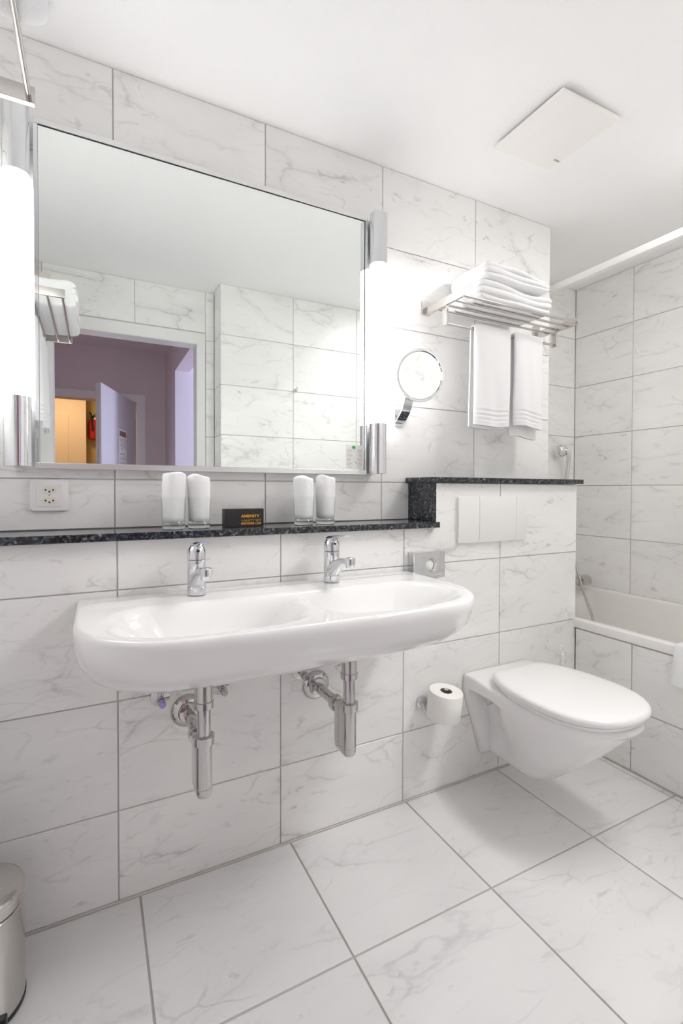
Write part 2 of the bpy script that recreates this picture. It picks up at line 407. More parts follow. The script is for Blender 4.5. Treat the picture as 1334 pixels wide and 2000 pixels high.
# hall behind the camera, seen in the mirror
YE = -1.65
HR = 0.61
struct('floor_hall', B((-1.2, 3.2, -3.6, -0.08, -0.12, -0.001)), 'carpet')
struct('ceiling_hall', B((-1.2, 3.2, -3.6, -0.085, H, H + 0.1)), 'hall_ceiling')
EX0, EX1, EZ = -0.56, 0.352, 2.0
struct('wall_entry', B((-1.2, EX0, YE - 0.12, YE, 0, H), (EX1, HR, YE - 0.12, YE, 0, H), (EX0, EX1, YE - 0.12, YE, EZ, H)), 'hall_paint')
struct('wall_hall_left', B((-1.2, -1.1, YE, -0.08, 0, H)), 'hall_paint')
struct('wall_hall_right', B((HR, HR + 0.12, YE - 0.12, -1.02, 0, H), (HR, HR + 0.12, -1.02, -0.085, 2.19, H)), 'hall_paint')
struct('wall_hall_bath', B((-1.1, OX0 - 0.075, -0.092, -0.081, 0, H), (OX1 + 0.075, HR, -0.092, -0.081, 0, H), (OX0 - 0.075, OX1 + 0.075, -0.092, -0.081, OZ + 0.08, H)), 'hall_paint')
struct('trim_3', B((HR + 0.12, 1.45, -1.10, -1.02, 0, H), (HR, HR + 0.125, -1.025, -1.018, 0, 2.19)), 'bedroom_paint')
struct('wall_bedroom', B((HR + 0.12, 3.2, -0.2, -0.085, 0, H), (3.1, 3.2, -3.4, -0.2, 0, H), (HR + 0.12, 3.2, -3.5, -3.4, 0, H)), 'bedroom_paint')
struct('wall_corridor', B((-1.2, -0.085, -3.0, -2.9, 0, H), (-1.2, -1.1, -2.9, YE - 0.12, 0, H)), 'corridor_paint')
struct('wall_corridor_niche', B((-0.085, 0.60, -3.2, -3.1, 0, H), (0.60, 0.73, -3.2, YE - 0.12, 0, H), (-0.16, -0.085, -3.1, -2.99, 0, H)), 'corridor_yellow')
struct('trim_1', B((-0.62, -0.26, -2.905, -2.885, 0, 2.02)), 'corridor_paint')
d2 = struct('door_2', B((EX0 - 0.07, EX0, YE - 0.005, YE + 0.015, 0, EZ + 0.07), (EX1, EX1 + 0.075, YE - 0.005, YE + 0.015, 0, EZ + 0.07), (EX0, EX1, YE - 0.005, YE + 0.015, EZ, EZ + 0.07)), 'lacquer')
hinge = Vector((0.345, YE + 0.03, 0)); free = Vector((0.045, -0.775, 0))
dd = (free - hinge).normalized(); dn = Vector((-dd.y, dd.x, 0))
if dn.x < 0: dn = -dn
def leaf_pt(s, t, z): return hinge + dd * s + dn * t + Vector((0, 0, z))
ll = (free - hinge).length
bm = bmesh.new()
loft(bm, [[leaf_pt(s, t, z) for s, t in ((0, 0), (ll, 0), (ll, -0.018), (ll - 0.018, -0.018), (ll - 0.018, -0.045), (0, -0.045))] for z in (0.01, 1.985)])
lf = obj('door_leaf', bm, simple('grey_white_lacquer', (0.60, 0.58, 0.58), 0.4), d2, smooth=0)
bm = bmesh.new(); tube(bm, [leaf_pt(ll - 0.07, 0, 1.03), leaf_pt(ll - 0.07, 0.045, 1.03), leaf_pt(ll - 0.09, 0.052, 1.03), leaf_pt(ll - 0.19, 0.052, 1.03)], 0.009)
obj('door_handle', bm, 'nickel', lf)
notice = thing('safety_notice', 'white printed notice with brown header fixed to the open room door', 'notice', leaf_pt(0.47, 0.001, 1.25))
def leafbox(s0, s1, z0, z1, t0, t1):
    bm = bmesh.new(); loft(bm, [[leaf_pt(s, t, z) for s, t in ((s0, t0), (s1, t0), (s1, t1), (s0, t1))] for z in (z0, z1)]); return bm
NZ0, NZ1 = 1.255, 1.690
obj('sheet', leafbox(0.30, 0.49, NZ0, NZ1, 0.0005, 0.003), 'paper', notice, smooth=0)
obj('header_print', leafbox(0.310, 0.480, NZ1 - 0.060, NZ1 - 0.015, 0.003, 0.0036), 'brownprint', notice, smooth=0)
bm = bmesh.new()
def lfadd(s0, s1, z0, z1):
    loft(bm, [[leaf_pt(s, t, z) for s, t in ((s0, 0.003), (s1, 0.003), (s1, 0.0036), (s0, 0.0036))] for z in (z0, z1)])
for k in range(6):
    for c_ in range(2): lfadd(0.318 + c_ * 0.085, 0.390 + c_ * 0.085 - 0.012 * (k % 3), NZ1 - 0.085 - k * 0.016, NZ1 - 0.079 - k * 0.016)
for z_ in (1.40, 1.44, 1.48, 1.29, 1.35): lfadd(0.325, 0.465, z_, z_ + 0.006)
for s_ in (0.325, 0.37, 0.42, 0.461): lfadd(s_, s_ + 0.005, 1.40, 1.486)
for s_ in (0.36, 0.43): lfadd(s_, s_ + 0.005, 1.29, 1.356)
obj('plan_print', bm, 'greyprint', notice, smooth=0)
# fire extinguisher in the corridor
ex, ey = -0.015, -3.03
ext = thing('fire_extinguisher', 'red fire extinguisher hanging on the ochre corridor wall', 'fire extinguisher', (ex, ey, 1.76))
obj('tank', L([(0.030, 1.755), (0.048, 1.765), (0.050, 1.79), (0.050, 1.94), (0.044, 1.97), (0.022, 1.99), (0.018, 2.0)], (ex, ey, 0), n=24), 'red', ext)
obj('valve', B((ex - 0.014, ex + 0.014, ey - 0.014, ey + 0.014, 1.998, 2.03)), 'dark', ext, bevel=0.003)
bm = bmesh.new(); tube(bm, [(ex, ey, 2.028), (ex + 0.03, ey + 0.03, 2.05), (ex + 0.06, ey + 0.05, 2.045)], 0.006, n=8); tube(bm, [(ex, ey, 2.02), (ex + 0.03, ey + 0.03, 2.02), (ex + 0.055, ey + 0.05, 2.008)], 0.005, n=8)
obj('lever', bm, 'black', ext)
obj('hose', T(spline([(ex - 0.01, ey + 0.01, 2.02), (ex - 0.03, ey + 0.045, 2.06), (ex - 0.02, ey + 0.06, 2.0), (ex - 0.005, ey + 0.062, 1.90), (ex - 0.01, ey + 0.06, 1.86)], 5), 0.010, n=10), 'black', ext)
obj('gauge', L([(0.012, 0), (0.012, 0.008)], (ex + 0.02, ey + 0.012, 2.0), (0, 1, 0), n=16), 'paper', ext)
obj('wall_bracket', B((ex - 0.02, ex + 0.02, -3.102, ey - 0.045, 1.84, 1.90)), 'dark', ext)

# ------------------------------------------------------------------ granite shelf and ledge
shelf = obj('granite_shelf', B((XL + 0.001, 1.180, 1.468, D2 - 0.0005, 1.0405, 1.0620)), 'granite', None, (0.42, 1.56, 1.0405), smooth=0, bevel=0.0015)
tag(shelf, 'long dark granite shelf under the mirror carrying the tumblers', 'shelf')
ledge = obj('granite_ledge', B((1.152, 2.030, 1.480, D2 - 0.0005, 1.2145, 1.2350)), 'granite', None, (1.6, 1.57, 1.2145), smooth=0, bevel=0.0015)
tag(ledge, 'dark granite ledge on the boxed wall above the toilet', 'ledge')
side = obj('granite_side_panel', B((1.166, 1.186, 1.4995, D2 - 0.0005, 1.0625, 1.2143)), 'granite', None, (1.176, 1.58, 1.0625), smooth=0, bevel=0.001)
tag(side, 'upright dark granite panel standing on the right end of the shelf', 'stone panel')

# ------------------------------------------------------------------ mirror and lamps
GX0, GX1, GZ0, GZ1, MY = -0.140, 0.936, 1.2615, 2.2240, 1.635
mir = thing('wall_mirror', 'large rectangular wall mirror in a slim aluminium frame between two tube lamps', 'mirror', (0.40, 1.66, 1.244))
obj('mirror_glass', B((GX0, GX1, MY, MY + 0.004, GZ0, GZ1)), 'mirror', mir, smooth=0)
obj('backing_board', B((GX0 - 0.004, GX1 + 0.004, MY + 0.005, D2 - 0.0005, 1.25, 2.24)), 'dark', mir, smooth=0)
for nm, bx in (('frame_rail', (GX0 - 0.009, GX1 + 0.012, MY - 0.004, D2 - 0.001, 1.2435, GZ0 - 0.0005)), ('frame_rail', (GX0 - 0.009, GX1 + 0.012, MY - 0.004, D2 - 0.001, GZ1 + 0.003, 2.2440))):
    obj(nm, B(bx), 'alu', mir, smooth=0, bevel=0.001)
for bx in ((GX0 - 0.012, GX0 - 0.0005, MY - 0.003, D2 - 0.001, 1.2440, 2.2430), (GX1 + 0.003, GX1 + 0.014, MY - 0.003, D2 - 0.001, 1.2440, 2.2430)):
    obj('frame_stile', B(bx), 'chrome', mir, smooth=0, bevel=0.0008)
def lamp(cx, label):
    cy, r = 1.598, 0.0335
    t = thing('wall_lamp', label, 'lamp', (cx, cy, 1.246))
    obj('diffuser', L([(r - 0.0005, 1.440), (r - 0.0005, 2.050)], (cx, cy, 0), n=48), 'diffuser', t)
    obj('lower_sleeve', L([(r - 0.003, 1.246), (r, 1.248), (r, 1.440), (r - 0.004, 1.4405)], (cx, cy, 0), n=48), 'chrome', t)
    obj('upper_sleeve', L([(r - 0.004, 2.0495), (r, 2.050), (r, 2.242), (r - 0.003, 2.244)], (cx, cy, 0), n=48), 'chrome', t)
    obj('back_rail', B((cx - 0.016, cx + 0.016, cy + r - 0.004, D2 - 0.0006, 1.25, 2.24)), 'alu', t, smooth=0)
    return t
lamp(-0.190, 'chrome tube lamp at the left edge of the mirror beside the picture edge')
lamp(0.978, 'chrome tube lamp at the right edge of the mirror near the towel rack')
# leaflet on the mirror
lea = thing('leaflet', 'small printed towel leaflet with green tree in lower right corner of mirror', 'leaflet', (0.895, 1.634, 1.262))
FY = MY - 0.0006
obj('sheet', B((0.858, 0.932, MY - 0.0012, MY - 0.0002, 1.2625, 1.357)), 'paper', lea, smooth=0)
bm = bmesh.new()
for colx, al in ((0.862, 0), (0.902, 1)):
    for i in range(17):
        if i % 4 == 3: continue
        z_ = 1.338 - i * 0.0042; ln = random.uniform(0.014, 0.024)
        xa = colx + (0.026 - ln if al else 0)
        box(bm, xa, xa + ln, MY - 0.0017, MY - 0.0012, z_, z_ + 0.0011)
obj('text_lines', bm, 'greyprint', lea, smooth=0)
bm = bmesh.new()
cr0 = [(0.0115, 0), (0.008, 0.006), (0.009, 0.010), (0.002, 0.0105), (0, 0.013), (-0.004, 0.010), (-0.0095, 0.0095), (-0.0085, 0.004), (-0.0115, 0.001), (-0.007, -0.003), (-0.002, -0.0045), (0.0006, -0.004), (0.001, -0.013), (0.0022, -0.013), (0.0020, -0.004), (0.007, -0.0035)]
prism(bm, [(0.891 + x * 0.75, 1.346 + y * 0.75) for x, y in cr0], lambda x, y, h: (x, MY - h, y), 0.0012, 0.0018)
obj('tree_print', bm, 'green', lea, smooth=0)
obj('sprig_print', B((0.899, 0.9015, MY - 0.0018, MY - 0.0012, 1.288, 1.293)), 'green', lea, smooth=0)

# ------------------------------------------------------------------ wall socket
sy = D2
sk = thing('wall_socket', 'white double wall socket on the marble wall under the mirror', 'socket', (-0.119, sy, 1.166))
def putw(cx, cz): return lambda x, y, h: (cx + x, sy - h, cz + y)
bm = bmesh.new(); prism(bm, rrect(0.100, 0.094, 0.010), putw(-0.119, 1.166), -0.0005, 0.011, 0.005); obj('cover_plate', bm, 'plastic', sk)
bm = bmesh.new(); prism(bm, rrect(0.066, 0.066, 0.002), putw(-0.119, 1.166), 0.010, 0.0122, 0.0006); obj('insert', bm, 'plastic', sk)
for dz in (0.0155, -0.0155):
    hexo = [(-0.021, 0), (-0.012, -0.0105), (0.012, -0.0105), (0.021, 0), (0.012, 0.0105), (-0.012, 0.0105)]
    if dz < 0: pass
    bm = bmesh.new(); prism(bm, hexo, putw(-0.119, 1.166 + dz), 0.0118, 0.0130, 0.0004); f_ = obj('socket_face', bm, 'cream', sk, smooth=0)
    for hx, hz in ((-0.0095, 0), (0.0095, 0), (0.0, -0.005)):
        obj('pin_hole', L([(0.0026, 0.0125), (0.0026, 0.0134)], (-0.119 + hx, sy, 1.166 + dz + hz), (0, -1, 0), n=10), 'dark', f_)
obj('screw', L([(0.0024, 0.012), (0.002, 0.0136)], (-0.119, sy, 1.166), (0, -1, 0), n=12), 'nickel', sk)

# ------------------------------------------------------------------ washbasin
WX0, WX1, WY, WF, RZ = -0.047, 1.052, 1.4985, 0.985, 0.880
wcx, whw = (WX0 + WX1) / 2, (WX1 - WX0) / 2
def basin_outline(n_side=36, n_cor=56, n_front=150):
    pts = []
    cr, cd = 0.235, 0.255
    def bulge(x): return 0.022 * (1 - min(1, abs(x) / (whw - cr * 0.3)) ** 2)
    depth = WY - WF - 0.022
    for i in range(n_side): pts.append((-whw, WY - i / n_side * (depth - cd)))
    for i in range(n_cor):
        a = PI / 2 * i / n_cor; e = 0.86
        pts.append((-whw + cr - cr * math.cos(a) ** e, WY - (depth - cd) - cd * math.sin(a) ** e))
    for i in range(n_front + 1):
        pts.append((-whw + cr + (2 * whw - 2 * cr) * i / n_front, WY - depth))
    half = pts[:n_side + n_cor]
    pts += [(-x, y) for x, y in half[::-1]]
    return [(wcx + x, y - bulge(x) * (WY - y) / depth) for x, y in pts]
ol = basin_outline()
NB = len(ol)
def ring(kx, ky, z, xc=wcx): return [(xc + (x - xc) * kx, WY - (WY - y) * ky, z) for x, y in ol]
def bowl_z(x, y):
    z = RZ
    for cx, sx in ((0.252, 1), (0.754, -1)):
        # stadium shaped bowls with a straight side at the central bridge
        dx = (x - cx) / 0.246; dy = (y - 1.192) / 0.172
        ee = 3.4 if dx * sx > 0 else 2.4
        d = (abs(dx) ** ee + abs(dy) ** ee) ** (1 / ee)
        if d < 1.0:
            t = min(1.0, (1.0 - d) / 0.58); t = t * t * (3 - 2 * t)
            z = min(z, RZ - 0.105 * t - 0.008 * max(0, 0.5 - d))
    return z
wb = thing('washbasin', 'wide white ceramic double washbasin hung on the wall below the shelf', 'washbasin', (wcx, WY, 0.68))
bm = bmesh.new()
prof = [(.40, .25, .7005), (.70, .45, .7025), (.85, .62, .711), (.91, .75, .728), (.95, .84, .751), (.975, .91, .778), (.990, .955, .800), (.998, .985, .830), (1, .998, .850), (1, 1, .862), (.998, .998, .871), (.992, .992, .8775), (.981, .981, .880)]
rings = [ring(kx, ky, z) for kx, ky, z in prof]
vs = loft(bm, rings, cap0=True, cap1=False)
# top surface: parameter grid between back edge and front edge
top = vs[-1]
half = NB // 2
# rows follow inward scaled outlines, closing on a line; heights from bowl_z
prev = top
NR = 46
for k in range(1, NR + 1):
    s = 0.981 * (1 - k / NR) + 0.0 * k
    cur = []
    yc_ = 1.24
    for (x, y) in ol:
        px, py = wcx + (x - wcx) * 0.981, WY - (WY - y) * 0.981
        f_ = 1 - k / NR
        lx = wcx + max(-0.30, min(0.30, (px - wcx) * 0.62))
        qx = lx + (px - lx) * f_; qy = yc_ + (py - yc_) * f_
        cur.append(bm.verts.new((qx, qy, bowl_z(qx, qy) + 0.004 * max(0.0, (qy - 1.36) / 0.14) * (1 - f_ ** 6))))
    for i in range(NB):
        j = (i + 1) % NB
        bm.faces.new((prev[i], prev[j], cur[j], cur[i]))
    prev = cur
bmesh.ops.remove_doubles(bm, verts=bm.verts, dist=0.0004)
obj('basin_body', bm, 'ceramic', wb, smooth=50)
for cx in (0.247, 0.700):
    obj('drain_plug', L([(0.0, 0.0), (0.030, 0.0), (0.032, 0.003), (0.020, 0.006), (0.0, 0.007)], (cx, 1.23, bowl_z(cx, 1.23) - 0.0005), n=24), 'chrome', wb)

# ------------------------------------------------------------------ faucets
def faucet(x):
    y, z = 1.420, 0.8835
    t = thing('faucet', 'chrome single lever faucet on the left half of the double washbasin', 'faucet', (x, y, z))
    R = 0.0265
    obj('base_ring', L([(R, 0), (R, 0.020), (R - 0.001, 0.021)], (x, y, z), n=32), 'chrome', t)
    bm = bmesh.new()
    lathe(bm, [(R - 0.0015, 0.0215), (R - 0.0005, 0.023), (R - 0.0005, 0.098), (R - 0.0015, 0.099)], (x, y, z), n=32)
    obj('body', bm, 'chrome', t)
    sp = spline([(x, y - 0.002, z + 0.036), (x, y - 0.028, z + 0.050), (x, y - 0.062, z + 0.068), (x, y - 0.096, z + 0.079), (x, y - 0.128, z + 0.083)], 6)
    rr = []
    for i in range(len(sp)):
        q = i / (len(sp) - 1); rr.append((0.0255 - 0.0115 * min(1, q * 1.5), 0.030 - 0.0205 * min(1, q * 1.35)))
    obj('spout', T(sp, rr, n=24), 'chrome', t)
    obj('aerator', L([(0.013, -0.018), (0.0135, -0.008), (0.0165, -0.007), (0.0165, 0.010), (0.012, 0.0135), (0.004, 0.015)], (x, y - 0.128, z + 0.080), n=24), 'chrome', t)
    lv = obj('lever', L([(R - 0.0015, 0.1), (R, 0.101), (R, 0.120), (R - 0.003, 0.130), (R - 0.010, 0.140), (R - 0.020, 0.145)], (x, y, z), n=32), 'chrome', t)
    lp = spline([(x, y + 0.010, z + 0.138), (x, y - 0.018, z + 0.144), (x, y - 0.055, z + 0.150), (x, y - 0.098, z + 0.157), (x, y - 0.110, z + 0.158)], 5)
    lr = [(0.0175 - 0.0075 * i / (len(lp) - 1), 0.011 - 0.0075 * min(1, 1.5 * i / (len(lp) - 1))) for i in range(len(lp))]
    obj('lever_handle', T(lp, lr, n=16), 'chrome', lv)
    obj('indicator', L([(0.0042, 0), (0.0042, 0.002)], (x, y - R + 0.0025, z + 0.126), (0, -1, 0.25), n=12), 'dark', lv)
    obj('pop_up_rod', T([(x + 0.012, y + 0.026, z + 0.008), (x + 0.026, y + 0.034, z + 0.026)], 0.0022, n=8), 'chrome', t)
    return t
f1 = faucet(0.260)
f2 = copy_tree(f1); f2.location.x = 0.693
f2['label'] = 'chrome single lever faucet on the right half of the double washbasin'
f1['group'] = f2['group'] = 'faucets of the double washbasin'

# ------------------------------------------------------------------ bottle traps and valves
def stadium(cx, cy, r, ln, z, n=12):
    out = [(cx + r * math.cos(a), cy - 0 + r * math.sin(a), z) for a in [PI + PI * i / n for i in range(n + 1)]]
    return out + [(cx + r * math.cos(a), cy + ln + r * math.sin(a), z) for a in [PI * i / n for i in range(n + 1)]]
def trap(x):
    y = 1.255
    t = thing('bottle_trap', 'chrome bottle trap under the left bowl of the washbasin', 'bottle trap', (x, y, 0.395))
    obj('tailpiece', L([(0.0235, 0.640), (0.0240, 0.7035)], (x, y, 0), n=28), 'steel', t)
    obj('nut', L([(0.0225, 0.622), (0.0260, 0.624), (0.0260, 0.641), (0.0225, 0.643)], (x, y, 0), n=28), 'dull_chrome', t)
    obj('riser_pipe', L([(0.0178, 0.530), (0.0178, 0.625)], (x, y, 0), n=28), 'dull_chrome', t)
    obj('nut', L([(0.0230, 0.528), (0.0268, 0.530), (0.0268, 0.551), (0.0215, 0.553)], (x, y, 0), n=28), 'dull_chrome', t)
    bm = bmesh.new()
    loft(bm, [stadium(x, y, r, ln, z) for r, ln, z in ((0.010, 0.052, 0.391), (0.0165, 0.052, 0.394), (0.0205, 0.052, 0.403), (0.0208, 0.052, 0.4165), (0.0197, 0.052, 0.4175), (0.0197, 0.052, 0.4188), (0.0212, 0.052, 0.4195), (0.0212, 0.052, 0.532))])
    obj('trap_body', bm, 'dull_chrome', t)
    bm = bmesh.new(); lathe(bm, [(0.0150, 0.072), (0.0235, 0.074), (0.0250, 0.078), (0.0250, 0.094), (0.0200, 0.098)], (x, y, 0.515), (0, 1, 0), n=28)
    obj('side_nut', bm, 'dull_chrome', t)
    obj('waste_pipe', T([(x, y + 0.05, 0.515), (x, D1 - 0.002, 0.515)], 0.0168, n=24), 'dull_chrome', t)
    obj('rosette', L([(0.050, 0.0005), (0.049, 0.004), (0.040, 0.012), (0.030, 0.015), (0.027, 0.024), (0.018, 0.026)], (x, D1, 0.515), (0, -1, 0), n=36), 'dull_chrome', t)
    return t
t1 = trap(0.247)
t2 = copy_tree(t1); t2.location.x = 0.672
t2['label'] = 'chrome bottle trap under the right bowl of the washbasin'
t1['group'] = t2['group'] = 'traps below the washbasin'
def valve(x):
    z = 0.572
    t = thing('angle_valve', '', 'valve', (x, D1, z))
    obj('rosette', L([(0.028, 0.0005), (0.027, 0.004), (0.015, 0.008), (0.012, 0.010)], (x, D1, z), (0, -1, 0), n=28), 'dull_chrome', t)
    obj('valve_body', L([(0.010, 0.004), (0.010, 0.034), (0.013, 0.035), (0.013, 0.045)], (x, D1, z), (0, -1, 0), n=20), 'dull_chrome', t)
    obj('supply_pipe', T([(x, D1 - 0.026, z + 0.004), (x, D1 - 0.026, z + 0.118)], 0.0075, n=14), 'dull_chrome', t)
    obj('knob', L([(0.0085, 0.046), (0.0095, 0.048), (0.0095, 0.066), (0.007, 0.069)], (x, D1, z), (0, -1, 0), n=18), 'dull_chrome', t)
    return t
v1 = valve(0.168)
for x, lb in ((None, 'chrome angle valve with violet knob left of the left bottle trap'), (0.345, 'chrome angle valve just right of the left bottle trap'), (0.612, 'chrome angle valve just left of the right bottle trap'), (0.775, 'chrome angle valve right of the right bottle trap under the basin')):
    q = v1 if x is None else copy_tree(v1)
    if x is not None: q.location.x = x
    q['label'] = lb; q['group'] = 'angle valves under the washbasin'
kn = [c for c in v1.children if c.name.startswith('knob')][0]
kn.data = kn.data.copy(); kn.data.materials.clear(); kn.data.materials.append(M['violet']); kn['label'] = 'violet knob'

# ------------------------------------------------------------------ tumblers with rolled cloths, amenity box
def tumbler(x, y, label, i):
    z = 1.0622
    t = thing('tumbler', label, 'glass', (x, y, z), group='tumblers on the granite shelf')
    bm = bmesh.new(); lathe(bm, [(0.0338, 0.0165), (0.0352, 0.050), (0.0372, 0.098), (0.0366, 0.0988), (0.0360, 0.098), (0.0340, 0.050), (0.0325, 0.0175), (0.0338, 0.0165)], (x, y, z), n=40, cap0=False, cap1=False)
    obj('glass_wall', bm, 'thin_glass', t, smooth=60)
    obj('glass_base', L([(0.001, 0.0), (0.0315, 0.0), (0.0335, 0.003), (0.0338, 0.016), (0.0315, 0.0175), (0.024, 0.0150), (0.001, 0.0140)], (x, y, z), n=40), 'glass', t, smooth=60)
def cloth(x, y, tilt, hgt, label, seed):
    rnd = random.Random(seed); z0 = 1.0622 + 0.0195
    bm = bmesh.new(); rings = []
    NN = 44
    hs = [0, .004, .02, .05, .08, .10, .12, .135, .147, .153, .156, .157]
    ph = [rnd.uniform(0, 6.28) for _ in range(6)]
    for h in hs:
        hh = h / .157 * hgt; q = h / .157
        base = 0.0275 + 0.0030 * min(1, h / 0.06) + (0.0015 if h > 0.10 else 0)
        if h < 0.004: base = 0.020
        if q > .93: base *= {.147: .985, .153: .93, .156: .80, .157: .60}[h]
        r_ = []
        for k in range(NN):
            a = 2 * PI * k / NN
            e = (abs(math.cos(a)) ** 3.2 + abs(math.sin(a)) ** 3.2) ** (-1 / 3.2)
            lim = 0.0320 if h < 0.08 else 0.0350
            rr = min(lim, base * e * (1.0 + 0.02 * math.sin(3 * a + ph[0] + h * 40) + 0.014 * math.sin(7 * a + ph[1] + h * 90)))
            dx = tilt * max(0, h - 0.09)
            zz = z0 + hh
            if q > .93: zz += 0.004 * math.cos(a + ph[2]) + (0.0025 * math.sin(2 * a + ph[3]))
            r_.append((x + dx + rr * math.cos(a + 0.35), y + rr * math.sin(a + 0.35), zz))
        rings.append(r_)
    loft(bm, rings)
    o = obj('rolled_washcloth', bm, 'terry', None, (x, y, z0), smooth=70)
    tag(o, label, 'washcloth', 'washcloths in the tumblers')
for i, (x, y, tl, hg, w1, w2) in enumerate(((0.216, 1.556, 0.05, 0.152, 'leftmost of the four', 'left pair'), (0.294, 1.562, -0.02, 0.146, 'second from left of the four', 'left pair'), (0.650, 1.556, -0.03, 0.148, 'third from left of the four', 'right pair'), (0.736, 1.562, 0.03, 0.151, 'rightmost of the four', 'right pair'))):
    tumbler(x, y, 'clear glass tumbler with white cloth, %s on the shelf' % w1, i)
    cloth(x, y, tl, hg, 'white rolled washcloth in the tumbler %s on the shelf' % w1, i + 3)
bx = thing('amenity_box', 'small black card box with orange lettering on the granite shelf', 'box', (0.440, 1.575, 1.0622))
obj('carton', B((0.373, 0.5045, 1.555, 1.590, 1.0623, 1.121)), 'card', bx, smooth=0, bevel=0.0008)
text('lettering', 'AMENITY', 0.0125, 'orange', bx, X_, Z_, (0.4275, 1.5546, 1.0925), bold=0.0004, width=0.063)
text('lettering', 'VANITY SET', 0.0105, 'gold', bx, X_, Z_, (0.4275, 1.5546, 1.0785), bold=0.0, width=0.068)
text('lettering', 'SHOWER CAP', 0.0100, 'orange', bx, X_, Z_, (0.4275, 1.5546, 1.0690), bold=0.0003, width=0.068)

# ------------------------------------------------------------------ flush plate, hygiene bag dispenser
fp = thing('flush_plate', 'white three part flush plate on the boxed wall above the toilet', 'flush plate', (1.478, D1, 1.065))
def putf(x, y, h): return (x, D1 - h, y)
bm = bmesh.new(); ou = [(1.478 + x, 1.065 + y) for x, y in rrect(0.380, 0.188, 0.010)]; prism(bm, ou, putf, -0.0005, 0.010, 0.002); obj('base_plate', bm, 'plastic', fp)
def curved_panel(x0, x1):
    bm = bmesh.new(); rings = []
    for i in range(9):
        x = x0 + (x1 - x0) * i / 8
        yc = 0.014 + 0.008 * (1 - ((x - 1.478) / 0.19) ** 2)
        e = 0.0015 if i in (0, 8) else 0
        rings.append([(x, D1 - 0.009, 0.971), (x, D1 - yc + e + 0.006, 0.9715), (x, D1 - yc + e, 0.998), (x, D1 - yc + e - 0.001, 1.065), (x, D1 - yc + e, 1.152), (x, D1 - yc + 0.003 + e, 1.1585), (x, D1 - 0.009, 1.159)])
    loft(bm, rings); return bm
obj('button', curved_panel(1.2885, 1.391), 'plastic', fp, smooth=30)
obj('button', curved_panel(1.393, 1.601), 'plastic', fp, smooth=30)
obj('button', curved_panel(1.6025, 1.6675), 'plastic', fp, smooth=30)
dp = thing('hygiene_bag_dispenser', 'chrome box dispenser with round opening on the wall beside the washbasin', 'dispenser', (1.128, D1, 0.90))
bm = bmesh.new()
# front with a dished round opening
fyp = 1.462; cxd, czd, rd = 1.134, 0.900, 0.0235
rc = rrect(0.146, 0.102, 0.003, 3); nn = 32
def rect_at(a, wx, wz):
    c_, s_ = math.cos(a), math.sin(a); k = min(wx / max(abs(c_), 1e-6), wz / max(abs(s_), 1e-6)); return (c_ * k, s_ * k)
angs = sorted(set([2 * PI * i / nn for i in range(nn)] + [math.atan2(s2 * 0.051, s1 * 0.073) % (2 * PI) for s1 in (1, -1) for s2 in (1, -1)]))
def rr_(wx, wz, y): return [(1.128 + rect_at(a, wx, wz)[0], y, 0.900 + rect_at(a, wx, wz)[1]) for a in angs]
def cr_(r, y): return [(cxd + r * math.cos(a), y, czd + r * math.sin(a)) for a in angs]
loft(bm, [rr_(0.073, 0.051, D1 - 0.0005), rr_(0.073, 0.051, fyp + 0.002), rr_(0.071, 0.049, fyp), rr_(0.066, 0.044, fyp - 0.0004), cr_(0.0265, fyp), cr_(rd, fyp + 0.004), cr_(rd - 0.002, fyp + 0.010)], cap1=False)
obj('casing', bm, 'chrome', dp, smooth=30)
obj('bag_tissue', L([(0.0218, 0.0), (0.014, 0.004), (0.004, 0.006)], (cxd, fyp + 0.012, czd), (0, -1, 0), n=24), 'paper', dp)
obj('hook', T([(1.176, D1 - 0.001, 0.828), (1.176, D1 - 0.035, 0.828), (1.176, D1 - 0.040, 0.836)], 0.006, n=12), 'chrome', dp)

# ------------------------------------------------------------------ toilet
TX = 1.512
wc = thing('toilet', 'white wall hung toilet with closed lid beside the bathtub', 'toilet', (TX, D1, 0.09))
def lerp_t(tab, z):
    for (a, va), (b_, vb) in zip(tab, tab[1:]):
        if b_ <= z <= a: return va + (vb - va) * (a - z) / (a - b_)
    return tab[-1][1]
yf_t = [(.442, .907), (.432, .908), (.42, .912), (.405, .921), (.39, .932), (.37, .949), (.34, .977), (.30, 1.014), (.25, 1.062), (.20, 1.113), (.15, 1.167), (.12, 1.203), (.108, 1.226), (.100, 1.262)]
wb_t = [(.442, .188), (.41, .187), (.39, .184), (.37, .179), (.34, .169), (.295, .151), (.246, .132), (.19, .110), (.13, .086), (.112, .074), (.104, .060), (.100, .036)]
zs = [.442, .439, .432, .42, .405, .39, .378, .368, .355, .335, .31, .285, .26, .23, .20, .17, .145, .125, .112, .105, .1025, .100]
bm = bmesh.new(); rings = []
